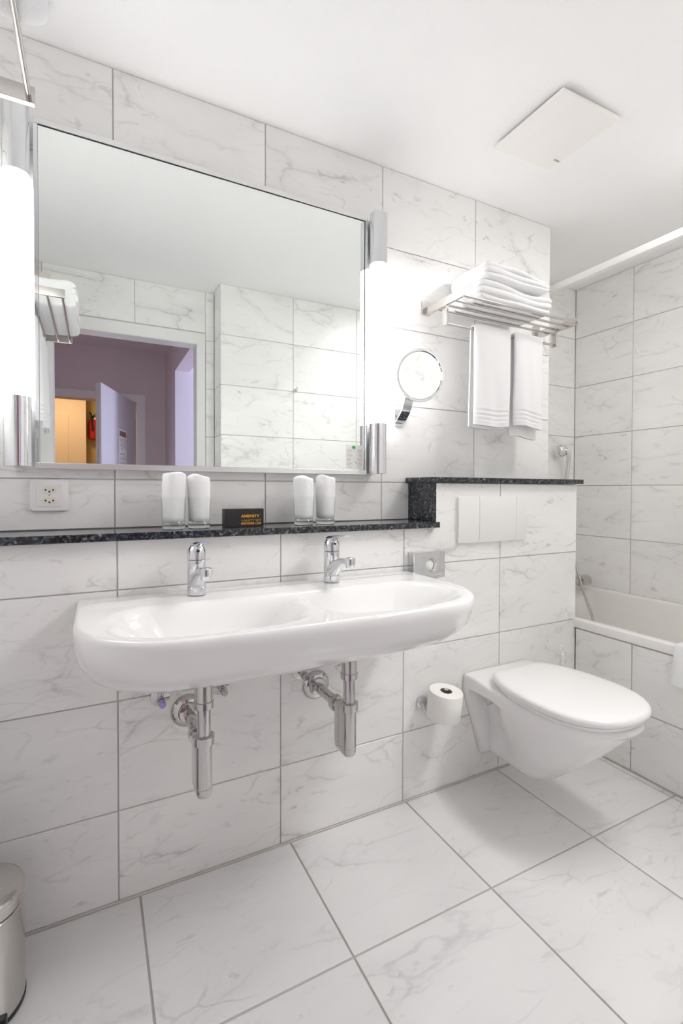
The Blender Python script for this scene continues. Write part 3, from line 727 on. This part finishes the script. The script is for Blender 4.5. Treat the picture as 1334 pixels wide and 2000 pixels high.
for k, z in enumerate(zs):
    yf, wbd = lerp_t(yf_t, z), lerp_t(wb_t, z)
    ins = (.016, .005, 0)[k] if k < 3 else 0
    wf = .184 if z > .37 else .184 - (.37 - z) / .27 * .088
    yb = 1.4985 if z >= .099 else 1.4985 - (.099 - z) * 5.0
    rec = 0.0 if z > .385 else min(1.0, (.385 - z) / .02)
    wr = min(wf, wbd) * (1 - 0.42 * rec * min(1, max(0, (z - .10) / .12)))
    yflg = yb - .026 * min(1, max(.1, (z - .07) / .05))
    half = [(yb, wf - ins), (yflg, wf - ins), (yflg - .006, wf - .004 * rec + (wr - wf) * .5 * rec - ins), (yflg - .010, wr - ins if rec else wf - ins)]
    yc = 1.255 + (0.03 if z < .2 else 0)
    for y in (1.43, 1.40, 1.36, 1.32, 1.29):
        t = max(0.0, min(1.0, (1.44 - y) / .16)); t = t * t * (3 - 2 * t)
        yy = min(y, yflg - .012 - (1.43 - y) * .2)
        half.append((max(yy, yc + .004 + (1.29 - y) * 0), (wr if rec else wf) + (wbd - (wr if rec else wf)) * t - ins))
    na = 14
    for i in range(1, na + 1):
        a = PI / 2 * i / na
        half.append((yc - (yc - yf - ins * .8) * math.sin(a) ** .92, (wbd - ins) * math.cos(a) ** .84 if i < na else 0.0))
    if k < 4: zz = lambda y, z=z: z - .010 * max(0.0, min(1.0, (1.44 - y) / .08))
    else: zz = lambda y, z=z: z
    ring_ = [(TX - x, y, zz(y)) for y, x in half] + [(TX + x, y, zz(y)) for y, x in half[-2::-1]]
    rings.append(ring_)
vs = loft(bm, rings)
obj('bowl', bm, 'ceramic', wc, smooth=60)
flo = []
for z in (.10, .17, .24, .31, .37, .425): flo.append((TX - (.184 if z > .37 else .184 - (.37 - z) / .27 * .088), z))
flo += [(TX - .176, .440), (TX - .165, .4435), (TX + .165, .4435), (TX + .176, .440)] + [(2 * TX - x, z) for x, z in flo[::-1]]
fl = [(x + (.0028 if x > TX else -.0028), 1.4988, z + (.0012 if z > .2 else -.003)) for x, z in flo]
bm = bmesh.new(); loft(bm, [fl, [(p[0], 1.4945, p[2]) for p in fl]]); obj('sealant_joint', bm, 'sealant', wc, smooth=0)
seat_o = [(1.402, .095), (1.398, .118), (1.382, .140), (1.34, .168), (1.27, .193), (1.19, .205), (1.11, .206), (1.04, .196), (0.985, .172), (0.943, .135), (0.917, .090), (0.905, .045), (0.902, 0.0)]
sp = spline([(h, y, 0) for y, h in seat_o], 4)
egg = [(p.x, p.y) for p in sp] + [(-p.x, p.y) for p in sp[-2::-1]]
def egg_ring(k, z, dz=0.0): return [(TX + x * k, 1.17 + (y - 1.17) * k, z) for x, y in egg]
bm = bmesh.new(); loft(bm, [egg_ring(0.935, 0.4325), egg_ring(0.950, 0.435), egg_ring(0.952, 0.443), egg_ring(0.940, 0.4455)]); obj('seat', bm, 'seat', wc, smooth=50)
bm = bmesh.new(); loft(bm, [egg_ring(0.960, 0.4500), egg_ring(0.988, 0.4500), egg_ring(1.0, 0.453), egg_ring(1.0, 0.460), egg_ring(0.992, 0.4665), egg_ring(0.972, 0.4715), egg_ring(0.93, 0.4745), egg_ring(0.80, 0.4775), egg_ring(0.5, 0.479), egg_ring(0.2, 0.4795)])
obj('lid', bm, 'seat', wc, smooth=50)
for s in (-0.075, 0.075):
    obj('hinge', L([(0.011, 0.0), (0.011, 0.018), (0.008, 0.021)], (TX + s, 1.415, 0.4335), n=18), 'seat', wc)
obj('screw_cap', L([(0.016, 0.0), (0.016, 0.030), (0.012, 0.034)], (TX - 0.105, 1.415, 0.352), (-1, 0, 0), n=20), 'nickel', wc)
obj('maker_mark', B((TX - 0.1836, TX - 0.1828, 1.458, 1.484, 0.4105, 0.4145)), 'greyprint', wc, smooth=0)
# toilet brush beside the bowl, against the wall
br = thing('toilet_brush', 'white toilet brush with holed handle behind the toilet beside the bathtub', 'toilet brush', (1.838, 1.438, 0.0))
obj('holder', L([(0.040, 0.001), (0.046, 0.004), (0.048, 0.020), (0.043, 0.17), (0.040, 0.172)], (1.838, 1.438, 0), n=28), 'plastic', br)
bm = bmesh.new()
tube(bm, [(1.838, 1.438, 0.15), (1.838, 1.438, 0.38), (1.838, 1.438, 0.46)], [0.009, 0.012, 0.010], n=14)
bmh = [(0.010 * math.cos(2 * PI * i / 20), 0.018 * math.sin(2 * PI * i / 20)) for i in range(21)]
tube(bm, [(1.838 + a, 1.438, 0.474 + c_) for a, c_ in bmh], 0.0042, n=8)
obj('handle', bm, 'plastic', br)

# ------------------------------------------------------------------ toilet roll and holder
rl = Vector((1.168, 1.420, 0.380)); tilt = Vector((0.06, -0.10, 1)).normalized()
hd = thing('toilet_roll_holder', 'chrome upright toilet roll holder on the wall left of the toilet', 'holder', (1.118, D1, 0.365))
obj('rosette', L([(0.024, 0.0005), (0.024, 0.008), (0.020, 0.011), (0.010, 0.012)], (1.118, D1, 0.367), (0, -1, 0), n=28), 'chrome', hd)
pb, pt_ = rl - tilt * 0.062, rl + tilt * 0.056
obj('arm', T(spline([(1.118, D1 - 0.006, 0.360), (1.130, D1 - 0.035, 0.320), tuple(pb + Vector((-0.004, 0.010, -0.008))), tuple(pb), tuple(pb + tilt * 0.02), tuple(pt_)], 6), 0.0085, n=14), 'chrome', hd)
tr = thing('toilet_roll', 'white toilet paper roll on the holder beside the toilet', 'toilet paper', tuple(rl))
bm = bmesh.new(); lathe(bm, [(0.0225, -0.0505), (0.062, -0.0505), (0.0632, -0.049), (0.0632, 0.049), (0.062, 0.0505), (0.0225, 0.0505)], tuple(rl), tuple(tilt), n=48, cap0=False, cap1=False)
obj('paper', bm, 'paper', tr)
bm = bmesh.new(); lathe(bm, [(0.0225, -0.0505), (0.0205, -0.0505), (0.0205, 0.0500), (0.0225, 0.0503), (0.0225, -0.0505)], tuple(rl), tuple(tilt), n=32, cap0=False, cap1=False)
obj('core', bm, 'cardboard', tr)

# ------------------------------------------------------------------ extractor panel on the ceiling
vt = thing('ceiling_vent', 'cream square ceiling vent panel tilted slightly open', 'vent', (1.478, 1.21, H))
obj('vent_frame', B((1.352, 1.608, 1.078, 1.345, H - 0.012, H - 0.0003)), 'dark', vt, smooth=0)
bm = bmesh.new()
vx0, vx1, vy0, vy1 = 1.335, 1.624, 1.061, 1.358
def vz(x, y): return H - 0.026 + 0.011 * (x - vx0) / (vx1 - vx0)
N_ = [vx0, 1.352, 1.354, 1.378, 1.380, 1.404, 1.406, 1.55, vx1]
rings = []
for y in (vy0, vy0 + 0.004, vy1 - 0.004, vy1):
    e = 0.003 if y in (vy0, vy1) else 0
    rings.append([(x, y, vz(x, y) + e + (0.0016 if i in (2, 4, 6) else 0)) for i, x in enumerate(N_)] + [(x, y, vz(x, y) + 0.012) for x in N_[::-1]])
loft(bm, rings)
pn = obj('cover_panel', bm, 'plastic', vt, smooth=0)
pn.data.materials.clear(); pn.data.materials.append(simple('warm_white_plastic', (0.92, 0.895, 0.88), 0.4))
obj('maker_mark', B((1.592, 1.618, 1.30, 1.304, H - 0.0190, H - 0.0165)), 'greyprint', vt, smooth=0)

# ------------------------------------------------------------------ towel racks
def rack(label, loc, rotz):
    t = thing('towel_rack', label, 'towel rack', loc, rotz)
    W, Dp = 0.663, 0.236 if rotz == 0 else 0.246
    def lo(name, bm, mat, par, **k): return obj(name, bm, mat, par, local=True, **k)
    for x in (0.0, W):
        lo('wall_plate', B((x - 0.020, x + 0.020, -0.012, -0.0006, -0.028, 0.028)), 'nickel', t, smooth=0, bevel=0.0015)
        lo('arm', B((x - 0.006, x + 0.006, -Dp, -0.010, -0.032, 0.000)), 'nickel', t, smooth=0, bevel=0.001)
        lo('drop_bracket', B((x - 0.006 + (0.0125 if x == 0 else -0.0125), x + 0.006 + (0.0125 if x == 0 else -0.0125), -0.134, -0.108, -0.104, -0.020)), 'nickel', t, smooth=0, bevel=0.001)
    for y in (-Dp + 0.010, -Dp + 0.062, -Dp + 0.116, -Dp + 0.170):
        lo('rod', T([(0.002, y, -0.020), (W - 0.002, y, -0.020)], 0.0050, n=12), 'nickel', t)
    lo('hanging_bar', T([(0.008, -0.121, -0.095), (W - 0.008, -0.121, -0.095)], 0.0055, n=12), 'nickel', t)
    return t
RL, LLoc = (1.245, D2, 1.950), (XL, 0.445, 1.956)
rack('nickel towel rack above the granite ledge next to the bathtub', RL, 0.0)
rack('nickel towel rack on the left wall at the top left corner', LLoc, PI / 2)
def place(p, loc, rotz):
    c_, s_ = math.cos(rotz), math.sin(rotz); return Vector((loc[0] + p[0] * c_ - p[1] * s_, loc[1] + p[0] * s_ + p[1] * c_, loc[2] + p[2]))
def hang_towel(loc, rotz, x0, wd, front, back, th, seed, label, group, flare=0.0):
    """towel folded over the hanging bar of a rack, in rack coordinates"""
    rnd = random.Random(seed); bar = Vector((0, -0.121, -0.095)); R = 0.0075
    nx = 26; ph = [rnd.uniform(0, 6.28) for _ in range(5)]
    prof = []                               # centre line: front hem -> bar -> back hem ; (d, z, s)
    nf = 64
    for i in range(nf): prof.append((-1, bar.z - front * (1 - i / nf)))
    na = 10
    path = [(-R, z) for s, z in prof]
    path += [(-R * math.cos(PI * i / na), bar.z + R * math.sin(PI * i / na)) for i in range(na + 1)]
    nb = 30
    path += [(R, bar.z - back * i / nb) for i in range(1, nb + 1)]
    bm = bmesh.new(); grid_o, grid_i = [], []
    for j, (d, z) in enumerate(path):
        fr = j < nf; top_f = abs(z - bar.z)
        ro, ri = [], []
        for i in range(nx + 1):
            u = i / nx; x = x0 + wd * u
            open_ = min(1.0, top_f / 0.30)
            amp = (0.006 * math.sin(u * 5.5 + ph[0]) + 0.003 * math.sin(u * 13 + ph[1] + z * 6)) * open_
            hem = 0.0
            dist = front - top_f if fr else back - top_f
            if 0.012 < dist < 0.075: hem = 0.0034 * math.sin((dist - 0.012) / 0.063 * 2 * PI * 3.5)
            fl = flare * open_ * open_
            xx = x0 + wd * (u + 0.010 * math.sin(z * 14 + ph[2]) * open_) + (fl * (u - 0.2) if fr else fl * 0.5)
            o_ = th + hem; edge = 1 - 0.55 * (abs(2 * u - 1) ** 10)
            sgn = -1 if d < 0 else 1
            if abs(z - bar.z) < 1e-9 or z > bar.z:  # over the bar
                nrm = Vector((0, d, z - bar.z)); nrm = nrm.normalized() if nrm.length > 1e-9 else Vector((0, -1, 0))
            else: nrm = Vector((0, sgn, 0))
            base = Vector((xx, bar.y + d + amp - 0.004 * open_ * (1 if fr else -1), z + (0.006 * math.sin(u * 4 + ph[3]) * open_)))
            ro.append(base + nrm * (o_ * edge)); ri.append(base + nrm * 0.0005)
        grid_o.append(ro); grid_i.append(ri)
    rings = [go + gi[::-1] for go, gi in zip(grid_o, grid_i)]
    rings = [[place(p, loc, rotz) for p in r_] for r_ in rings]
    loft(bm, rings)
    o = obj('hanging_towel', bm, 'terry', None, tuple(place((x0 + wd / 2, bar.y, bar.z), loc, rotz)), smooth=75)
    return tag(o, label, 'towel', group)
hang_towel(RL, 0, 0.156, 0.203, 0.398, 0.405, 0.017, 11, 'white hand towel hanging on the left of the rack above the granite ledge', 'hand towels hanging from the racks')
hang_towel(RL, 0, 0.384, 0.172, 0.392, 0.435, 0.015, 12, 'white hand towel hanging on the right of the rack above the granite ledge', 'hand towels hanging from the racks', 0.008)
hang_towel(LLoc, PI / 2, 0.030, 0.255, 0.40, 0.42, 0.018, 13, 'white hand towel hanging from the left wall rack nearer the door, seen in the mirror', 'hand towels hanging from the racks')
hang_towel(LLoc, PI / 2, 0.33, 0.23, 0.40, 0.41, 0.018, 14, 'white hand towel hanging from the left wall rack farther from the door', 'hand towels hanging from the racks')
def folded_towel(loc, rotz, x0, x1, y0, y1, z0, layers, th, seed, label, wedge=0.0, rad=0.014, bend=0.0):
    """a towel folded to several layers whose ends show on the long faces; rack coordinates"""
    rnd = random.Random(seed)
    h = layers * th
    offs = [rnd.uniform(-0.006, 0.006) for _ in range(layers + 2)]; phs = [rnd.uniform(0, 6.28) for _ in range(layers + 2)]
    nx = 44; bm = bmesh.new(); rings = []
    NF = 14 * layers
    def section(x, u, sx, sz):
        hh = h * (1 - wedge * u)
        r = min(rad, hh * 0.3)
        yc, hw_ = (y0 + y1) / 2, (y1 - y0) / 2 * sx
        pts = []
        for side in (-1, 1):               # front face upwards, back face downwards
            for k in range(NF + 1):
                q = k / NF if side < 0 else 1 - k / NF
                z = hh * q; e = min(z, hh - z)
                cut = 0.0 if e > r else r - math.sqrt(max(0.0, r * r - (r - e) ** 2))
                lay = q * layers; li = min(layers - 1, int(lay)); fr = lay - li
                bulge = 0.010 * (4 * fr * (1 - fr)) ** 0.5 - 0.010 + offs[li] * 0.8 + 0.004 * math.sin(u * 9 + phs[li])
                if fr < 0.06 and li > 0 or fr > 0.94 and li < layers - 1: bulge -= 0.004
                pts.append((x, yc + side * (hw_ - cut + bulge), z))
            nt = 14
            for k in range(1, nt):         # top (going back) or bottom (going front)
                q = k / nt; a_ = yc + side * (hw_ - r); b2 = yc - side * (hw_ - r)
                pts.append((x, a_ + (b2 - a_) * q, hh if side < 0 else 0.0))
        out = []
        for (px, py, pz) in pts:
            zz = pz / hh
            pz2 = hh * (0.5 + (zz - 0.5) * sz)
            wob = 0.005 * math.sin(u * 6.1 + seed) + 0.004 * math.sin(py * 30 + u * 4 + seed * 2)
            out.append(place((px, py, z0 + pz2 + (wob * zz) + bend * zz * math.sin(u * PI)), loc, rotz))
        return out
    xs = [x0 + (x1 - x0) * i / nx for i in range(nx + 1)]
    L_ = x1 - x0
    allr = []
    for d, sx, sz in ((0.0, 0.30, 0.20), (0.001, 0.80, 0.55), (0.004, 0.93, 0.74), (0.010, 0.975, 0.90)): allr.append(section(x0 + d, d / L_, sx, sz))
    for x in xs[1:-1]: 
        if x - x0 > 0.018 and x1 - x > 0.012: allr.append(section(x, (x - x0) / L_, 1.0, 1.0))
    for d, sx, sz in ((0.008, 0.985, 0.96), (0.003, 0.96, 0.88), (0.0008, 0.85, 0.70), (0.0, 0.3, 0.2)): allr.append(section(x1 - d, 1 - d / L_, sx, sz))
    loft(bm, allr)
    o = obj('folded_towel', bm, 'terry', None, tuple(place(((x0 + x1) / 2, (y0 + y1) / 2, z0), loc, rotz)), smooth=75)
    return tag(o, label, 'towel', 'folded bath towels on the racks')
ZR = -0.0148
folded_towel(RL, 0, 0.100, 0.500, -0.228, -0.014, ZR + 0.0005, 3, 0.026, 1, 'thick white folded bath towel lying directly on the rack above the ledge', 0.06)
folded_towel(RL, 0, 0.120, 0.478, -0.234, -0.016, ZR + 0.0860, 3, 0.0265, 5, 'white folded bath towel on top of the stack on the rack above the ledge', 0.34)
folded_towel(LLoc, PI / 2, 0.055, 0.510, -0.285, -0.025, ZR + 0.0005, 4, 0.028, 3, 'white folded bath towel on the left wall rack, reflected in the mirror', 0.0, 0.045)

# ------------------------------------------------------------------ magnifying mirror
mc = Vector((1.138, 1.548, 1.634)); mn = Vector((-0.20, -1, -0.11)).normalized()
mm = thing('magnifying_mirror', 'round chrome rimmed magnifying mirror on a short wall arm', 'mirror', (1.08, D2, 1.47))
obj('rim', L([(0.094, -0.004), (0.101, -0.010), (0.1035, -0.003), (0.1035, 0.004), (0.101, 0.0080), (0.0945, 0.0080), (0.0918, 0.004)], tuple(mc), tuple(mn), n=64, cap0=True, cap1=False), 'chrome', mm)
obj('mirror_glass', L([(0.0915, 0.0035), (0.0912, 0.0045), (0.07, 0.0038), (0.04, 0.0033), (0.01, 0.0031)], tuple(mc), tuple(mn), n=64), 'mirror', mm)
bm = bmesh.new(); aw = Vector((1, -0.1, 0)).normalized()
ap = spline([(1.112, D2 - 0.012, 1.456), (1.110, 1.628, 1.470), (1.108, 1.600, 1.494), (1.107, 1.582, 1.520), (1.107, 1.574, 1.546)], 6)
rings = []
for i, p in enumerate(ap):
    hw_ = 0.021 - 0.002 * i / len(ap); nrm = Vector((0, -0.75, -0.5)).normalized()
    rings.append([p - aw * hw_, p + aw * hw_, p + aw * hw_ - nrm * 0.006, p - aw * hw_ - nrm * 0.006])
loft(bm, rings); obj('arm', bm, 'chrome', mm, smooth=30)
bm = bmesh.new(); prism(bm, [(1.112 + x, 1.480 + y) for x, y in rrect(0.044, 0.070, 0.006)], lambda x, y, h: (x, D2 - h, y), 0.0004, 0.012, 0.003); obj('wall_plate', bm, 'chrome', mm)
obj('knuckle', T([(1.107, 1.572, 1.540), (1.130, 1.560, 1.60)], 0.008, n=12), 'chrome', mm)

# ------------------------------------------------------------------ shower rail, bathtub, shower fittings
rail = obj('shower_rail', B((2.050, 2.078, YS + 0.0015, D3 - 0.0015, 2.184, 2.216)), 'plastic', None, (2.064, 1.1, 2.184), smooth=0, bevel=0.003)
tag(rail, 'white shower curtain rail running along the bathtub under the ceiling', 'rail')
tub = thing('bathtub', 'white enamelled bathtub with marble tiled front panel', 'bathtub', (2.39, 1.15, 0.0))
ty0, ty1 = YS + 0.0015, D3 - 0.0015
bm = bmesh.new()
def tub_ring(dx0, dx1, dy0, dy1, r, z):
    x0, x1, y0, y1 = 1.998 + dx0, XR - 0.001 - dx1, ty0 + dy0, ty1 - dy1
    return [((x0 + x1) / 2 + x, (y0 + y1) / 2 + y, z) for x, y in rrect(x1 - x0, y1 - y0, max(r, 0.001), 6)]
Z0 = 0.582
loft(bm, [tub_ring(0.012, 0.006, 0.004, 0.004, 0.002, 0.545), tub_ring(0.0, 0.0, 0.0, 0.0, 0.002, 0.545), tub_ring(0.0, 0.0, 0.0, 0.0, 0.002, Z0 - 0.008), tub_ring(0.002, 0.001, 0.001, 0.001, 0.003, Z0 - 0.002), tub_ring(0.009, 0.004, 0.004, 0.004, 0.006, Z0),
          tub_ring(0.050, 0.038, 0.07, 0.07, 0.06, Z0), tub_ring(0.056, 0.044, 0.08, 0.08, 0.09, Z0 - 0.004), tub_ring(0.061, 0.050, 0.086, 0.086, 0.10, Z0 - 0.014), tub_ring(0.080, 0.070, 0.13, 0.11, 0.12, 0.40), tub_ring(0.10, 0.09, 0.18, 0.13, 0.13, 0.25), tub_ring(0.13, 0.12, 0.23, 0.17, 0.12, 0.18), tub_ring(0.20, 0.19, 0.32, 0.26, 0.10, 0.165)], cap0=False)
obj('tub_shell', bm, 'enamel', tub, smooth=50)
obj('front_core', B((2.0055 + 0.006, 2.04, ty0, D1 - 0.001, 0.001, 0.544)), 'floor_grout', tub, smooth=0)
# panel tiles are parts of the tub front; tub empty sits at (2.39,1.15,0)
off = Vector((2.0045, 0, 0)) - Vector(tub.location)
pc = [YS + 0.003, 0.250, 0.740, 1.2295, D1 - 0.003]
tile_rect(tub, [-v for v in pc[::-1]], [0.003, 0.266, 0.5395], tuple(off), NY, Z_, 'wall_marble')
# mixer on the end wall
mx_ = thing('bath_mixer', 'chrome bath mixer bar with round end knob over the tub end', 'mixer', (2.55, D3, 0.63))
obj('mixer_bar', T([(2.40, 1.955, 0.628), (2.645, 1.955, 0.628)], 0.021, n=24), 'dull_chrome', mx_)
for x in (2.435, 2.60):
    obj('wall_union', L([(0.030, 0.0005), (0.028, 0.008), (0.014, 0.010), (0.014, 0.145)], (x, D3, 0.628), (0, -1, 0), n=24), 'dull_chrome', mx_)
for x, s in ((2.40, -1), (2.645, 1)):
    obj('knob', L([(0.022, 0.0), (0.033, 0.003), (0.034, 0.076), (0.031, 0.081), (0.01, 0.082)], (x, 1.955, 0.628), (s, 0, 0), n=32), 'dull_chrome', mx_)
obj('hose_outlet', L([(0.011, 0), (0.011, 0.03)], (2.52, 1.955, 0.612), (0, 0, -1), n=18), 'dull_chrome', mx_)
hs = thing('hand_shower', 'chrome hand shower clipped to the alcove wall behind the granite ledge', 'hand shower', (2.610, D3, 1.42))
obj('wall_bracket', L([(0.016, 0.0005), (0.016, 0.03), (0.012, 0.036)], (2.612, D3, 1.405), (0, -1, 0), n=20), 'chrome', hs)
hdx = Vector((-0.35, -0.75, -0.30)).normalized()
obj('spray_head', L([(0.012, -0.028), (0.030, -0.020), (0.041, -0.004), (0.042, 0.006), (0.038, 0.012), (0.012, 0.013)], (2.602, 2.055, 1.430), tuple(-hdx), n=32), 'chrome', hs)
obj('handle', T(spline([(2.604, 2.035, 1.440), (2.622, 2.020, 1.418), (2.636, 2.030, 1.36), (2.640, 2.042, 1.29), (2.636, 2.055, 1.215), (2.632, 2.06, 1.18)], 6), [0.010 + 0.0045 * math.sin(PI * i / 30) for i in range(31)], n=18), 'chrome', hs)
obj('shower_hose', T(spline([(2.632, 2.06, 1.18), (2.630, 2.05, 1.10), (2.615, 2.02, 0.95), (2.60, 1.95, 0.75), (2.600, 1.905, 0.62), (2.625, 1.885, 0.52), (2.672, 1.875, 0.40), (2.66, 1.87, 0.32), (2.56, 1.90, 0.30), (2.53, 1.94, 0.42), (2.52, 1.955, 0.585)], 8), 0.0080, n=12), 'nickel', hs)
# towel over the tub edge
bm = bmesh.new(); rings = []
pathz = [(1.988, 0.440 + 0.0145 * i) for i in range(11)] + [(1.988 + 0.006 * (1 - math.cos(a)), 0.585 + 0.006 * math.sin(a)) for a in (0.4, 0.9, 1.4)] + [(2.005 + 0.013 * i, 0.591) for i in range(4)] + [(2.052, 0.588), (2.064, 0.575), (2.070, 0.54), (2.074, 0.50), (2.078, 0.46)]
for i in range(17):
    y = 0.715 + 0.335 * i / 16
    sec_o, sec_i = [], []
    for k, (x, z) in enumerate(pathz):
        q = min(1.0, max(0, (0.585 - z) / 0.15)) if k < 11 else 0
        dx = (0.004 * math.sin(i * 0.8) - 0.012) * q
        pm = Vector((x, 0, z)); d0 = Vector((*pathz[max(0, k - 1)], 0)); d1_ = Vector((*pathz[min(len(pathz) - 1, k + 1)], 0)); tg = (d1_ - d0).normalized(); nr = Vector((-tg.y, 0, tg.x))
        hem = 0.0018 * math.sin(k * 2.2) if 1 <= k < 6 else 0
        rnd_ = 1 - 0.6 * abs(2 * i / 16 - 1) ** 12
        yy = y + (0.016 * q if i > 8 else -0.010 * q)
        sec_o.append(Vector((x + dx, yy, z)) + nr * ((0.010 + hem) * rnd_)); sec_i.append(Vector((x + dx, yy, z)) + nr * 0.001)
    rings.append(sec_o + sec_i[::-1])
loft(bm, rings)
tag(obj('bath_mat', bm, 'terry', None, (2.0, 0.88, 0.58), smooth=75), 'white terry bath mat draped over the bathtub edge at the right', 'bath mat')

# ------------------------------------------------------------------ pedal bin
bcx, bcy, brr = -0.243, 1.330, 0.092
bn = thing('pedal_bin', 'stainless steel pedal bin with domed lid in the lower left corner', 'bin', (bcx, bcy, 0.0))
obj('body', L([(brr - 0.002, 0.010), (brr, 0.012), (brr, 0.232), (brr - 0.002, 0.234)], (bcx, bcy, 0), n=56), 'steel', bn)
obj('base', L([(brr - 0.004, 0.0008), (brr + 0.001, 0.002), (brr + 0.001, 0.011), (brr - 0.004, 0.0115)], (bcx, bcy, 0), n=56), 'black', bn)
obj('gasket', L([(brr - 0.003, 0.2335), (brr - 0.003, 0.2385)], (bcx, bcy, 0), n=56), 'black', bn)
obj('lid', L([(brr - 0.001, 0.238), (brr + 0.0005, 0.239), (brr + 0.0005, 0.262), (brr - 0.003, 0.270), (brr - 0.012, 0.2755), (brr * 0.7, 0.283), (brr * 0.35, 0.288), (0.004, 0.2895)], (bcx, bcy, 0), n=56), 'steel', bn)
bm = bmesh.new(); box(bm, bcx + 0.012, bcx + 0.062, bcy - 0.160, bcy - 0.084, 0.014, 0.030); box(bm, bcx + 0.016, bcx + 0.058, bcy - 0.150, bcy - 0.086, 0.030, 0.036)
obj('pedal', bm, 'black', bn, smooth=0, bevel=0.004)
obj('pedal_hinge', B((bcx + 0.004, bcx + 0.068, bcy - 0.100, bcy - 0.082, 0.004, 0.044)), 'black', bn, smooth=0, bevel=0.003)

# ------------------------------------------------------------------ small things seen in the mirror
hk = thing('wall_hook', 'small chrome wall hook on the marble wall opposite, seen in the mirror', 'hook', (1.216, YS, 1.859))
obj('hook_base', L([(0.012, 0.0005), (0.012, 0.006), (0.008, 0.008)], (1.216, YS, 1.859), (0, 1, 0), n=20), 'chrome', hk)
obj('hook_peg', L([(0.005, 0.006), (0.005, 0.030), (0.009, 0.032), (0.009, 0.040), (0.006, 0.042)], (1.216, YS, 1.859), (0, 1, 0.2), n=16), 'chrome', hk)
sb = thing('wall_signal_box', 'small cream box high on the door wall above the left rack, seen in the mirror', 'box', (-0.253, YD, 2.385))
obj('casing', B((-0.290, -0.222, YD + 0.0008, YD + 0.040, 2.358, 2.412)), 'cream', sb, smooth=0, bevel=0.003)
obj('lens', B((-0.270, -0.242, YD + 0.0395, YD + 0.043, 2.372, 2.398)), 'plastic', sb, smooth=0, bevel=0.001)
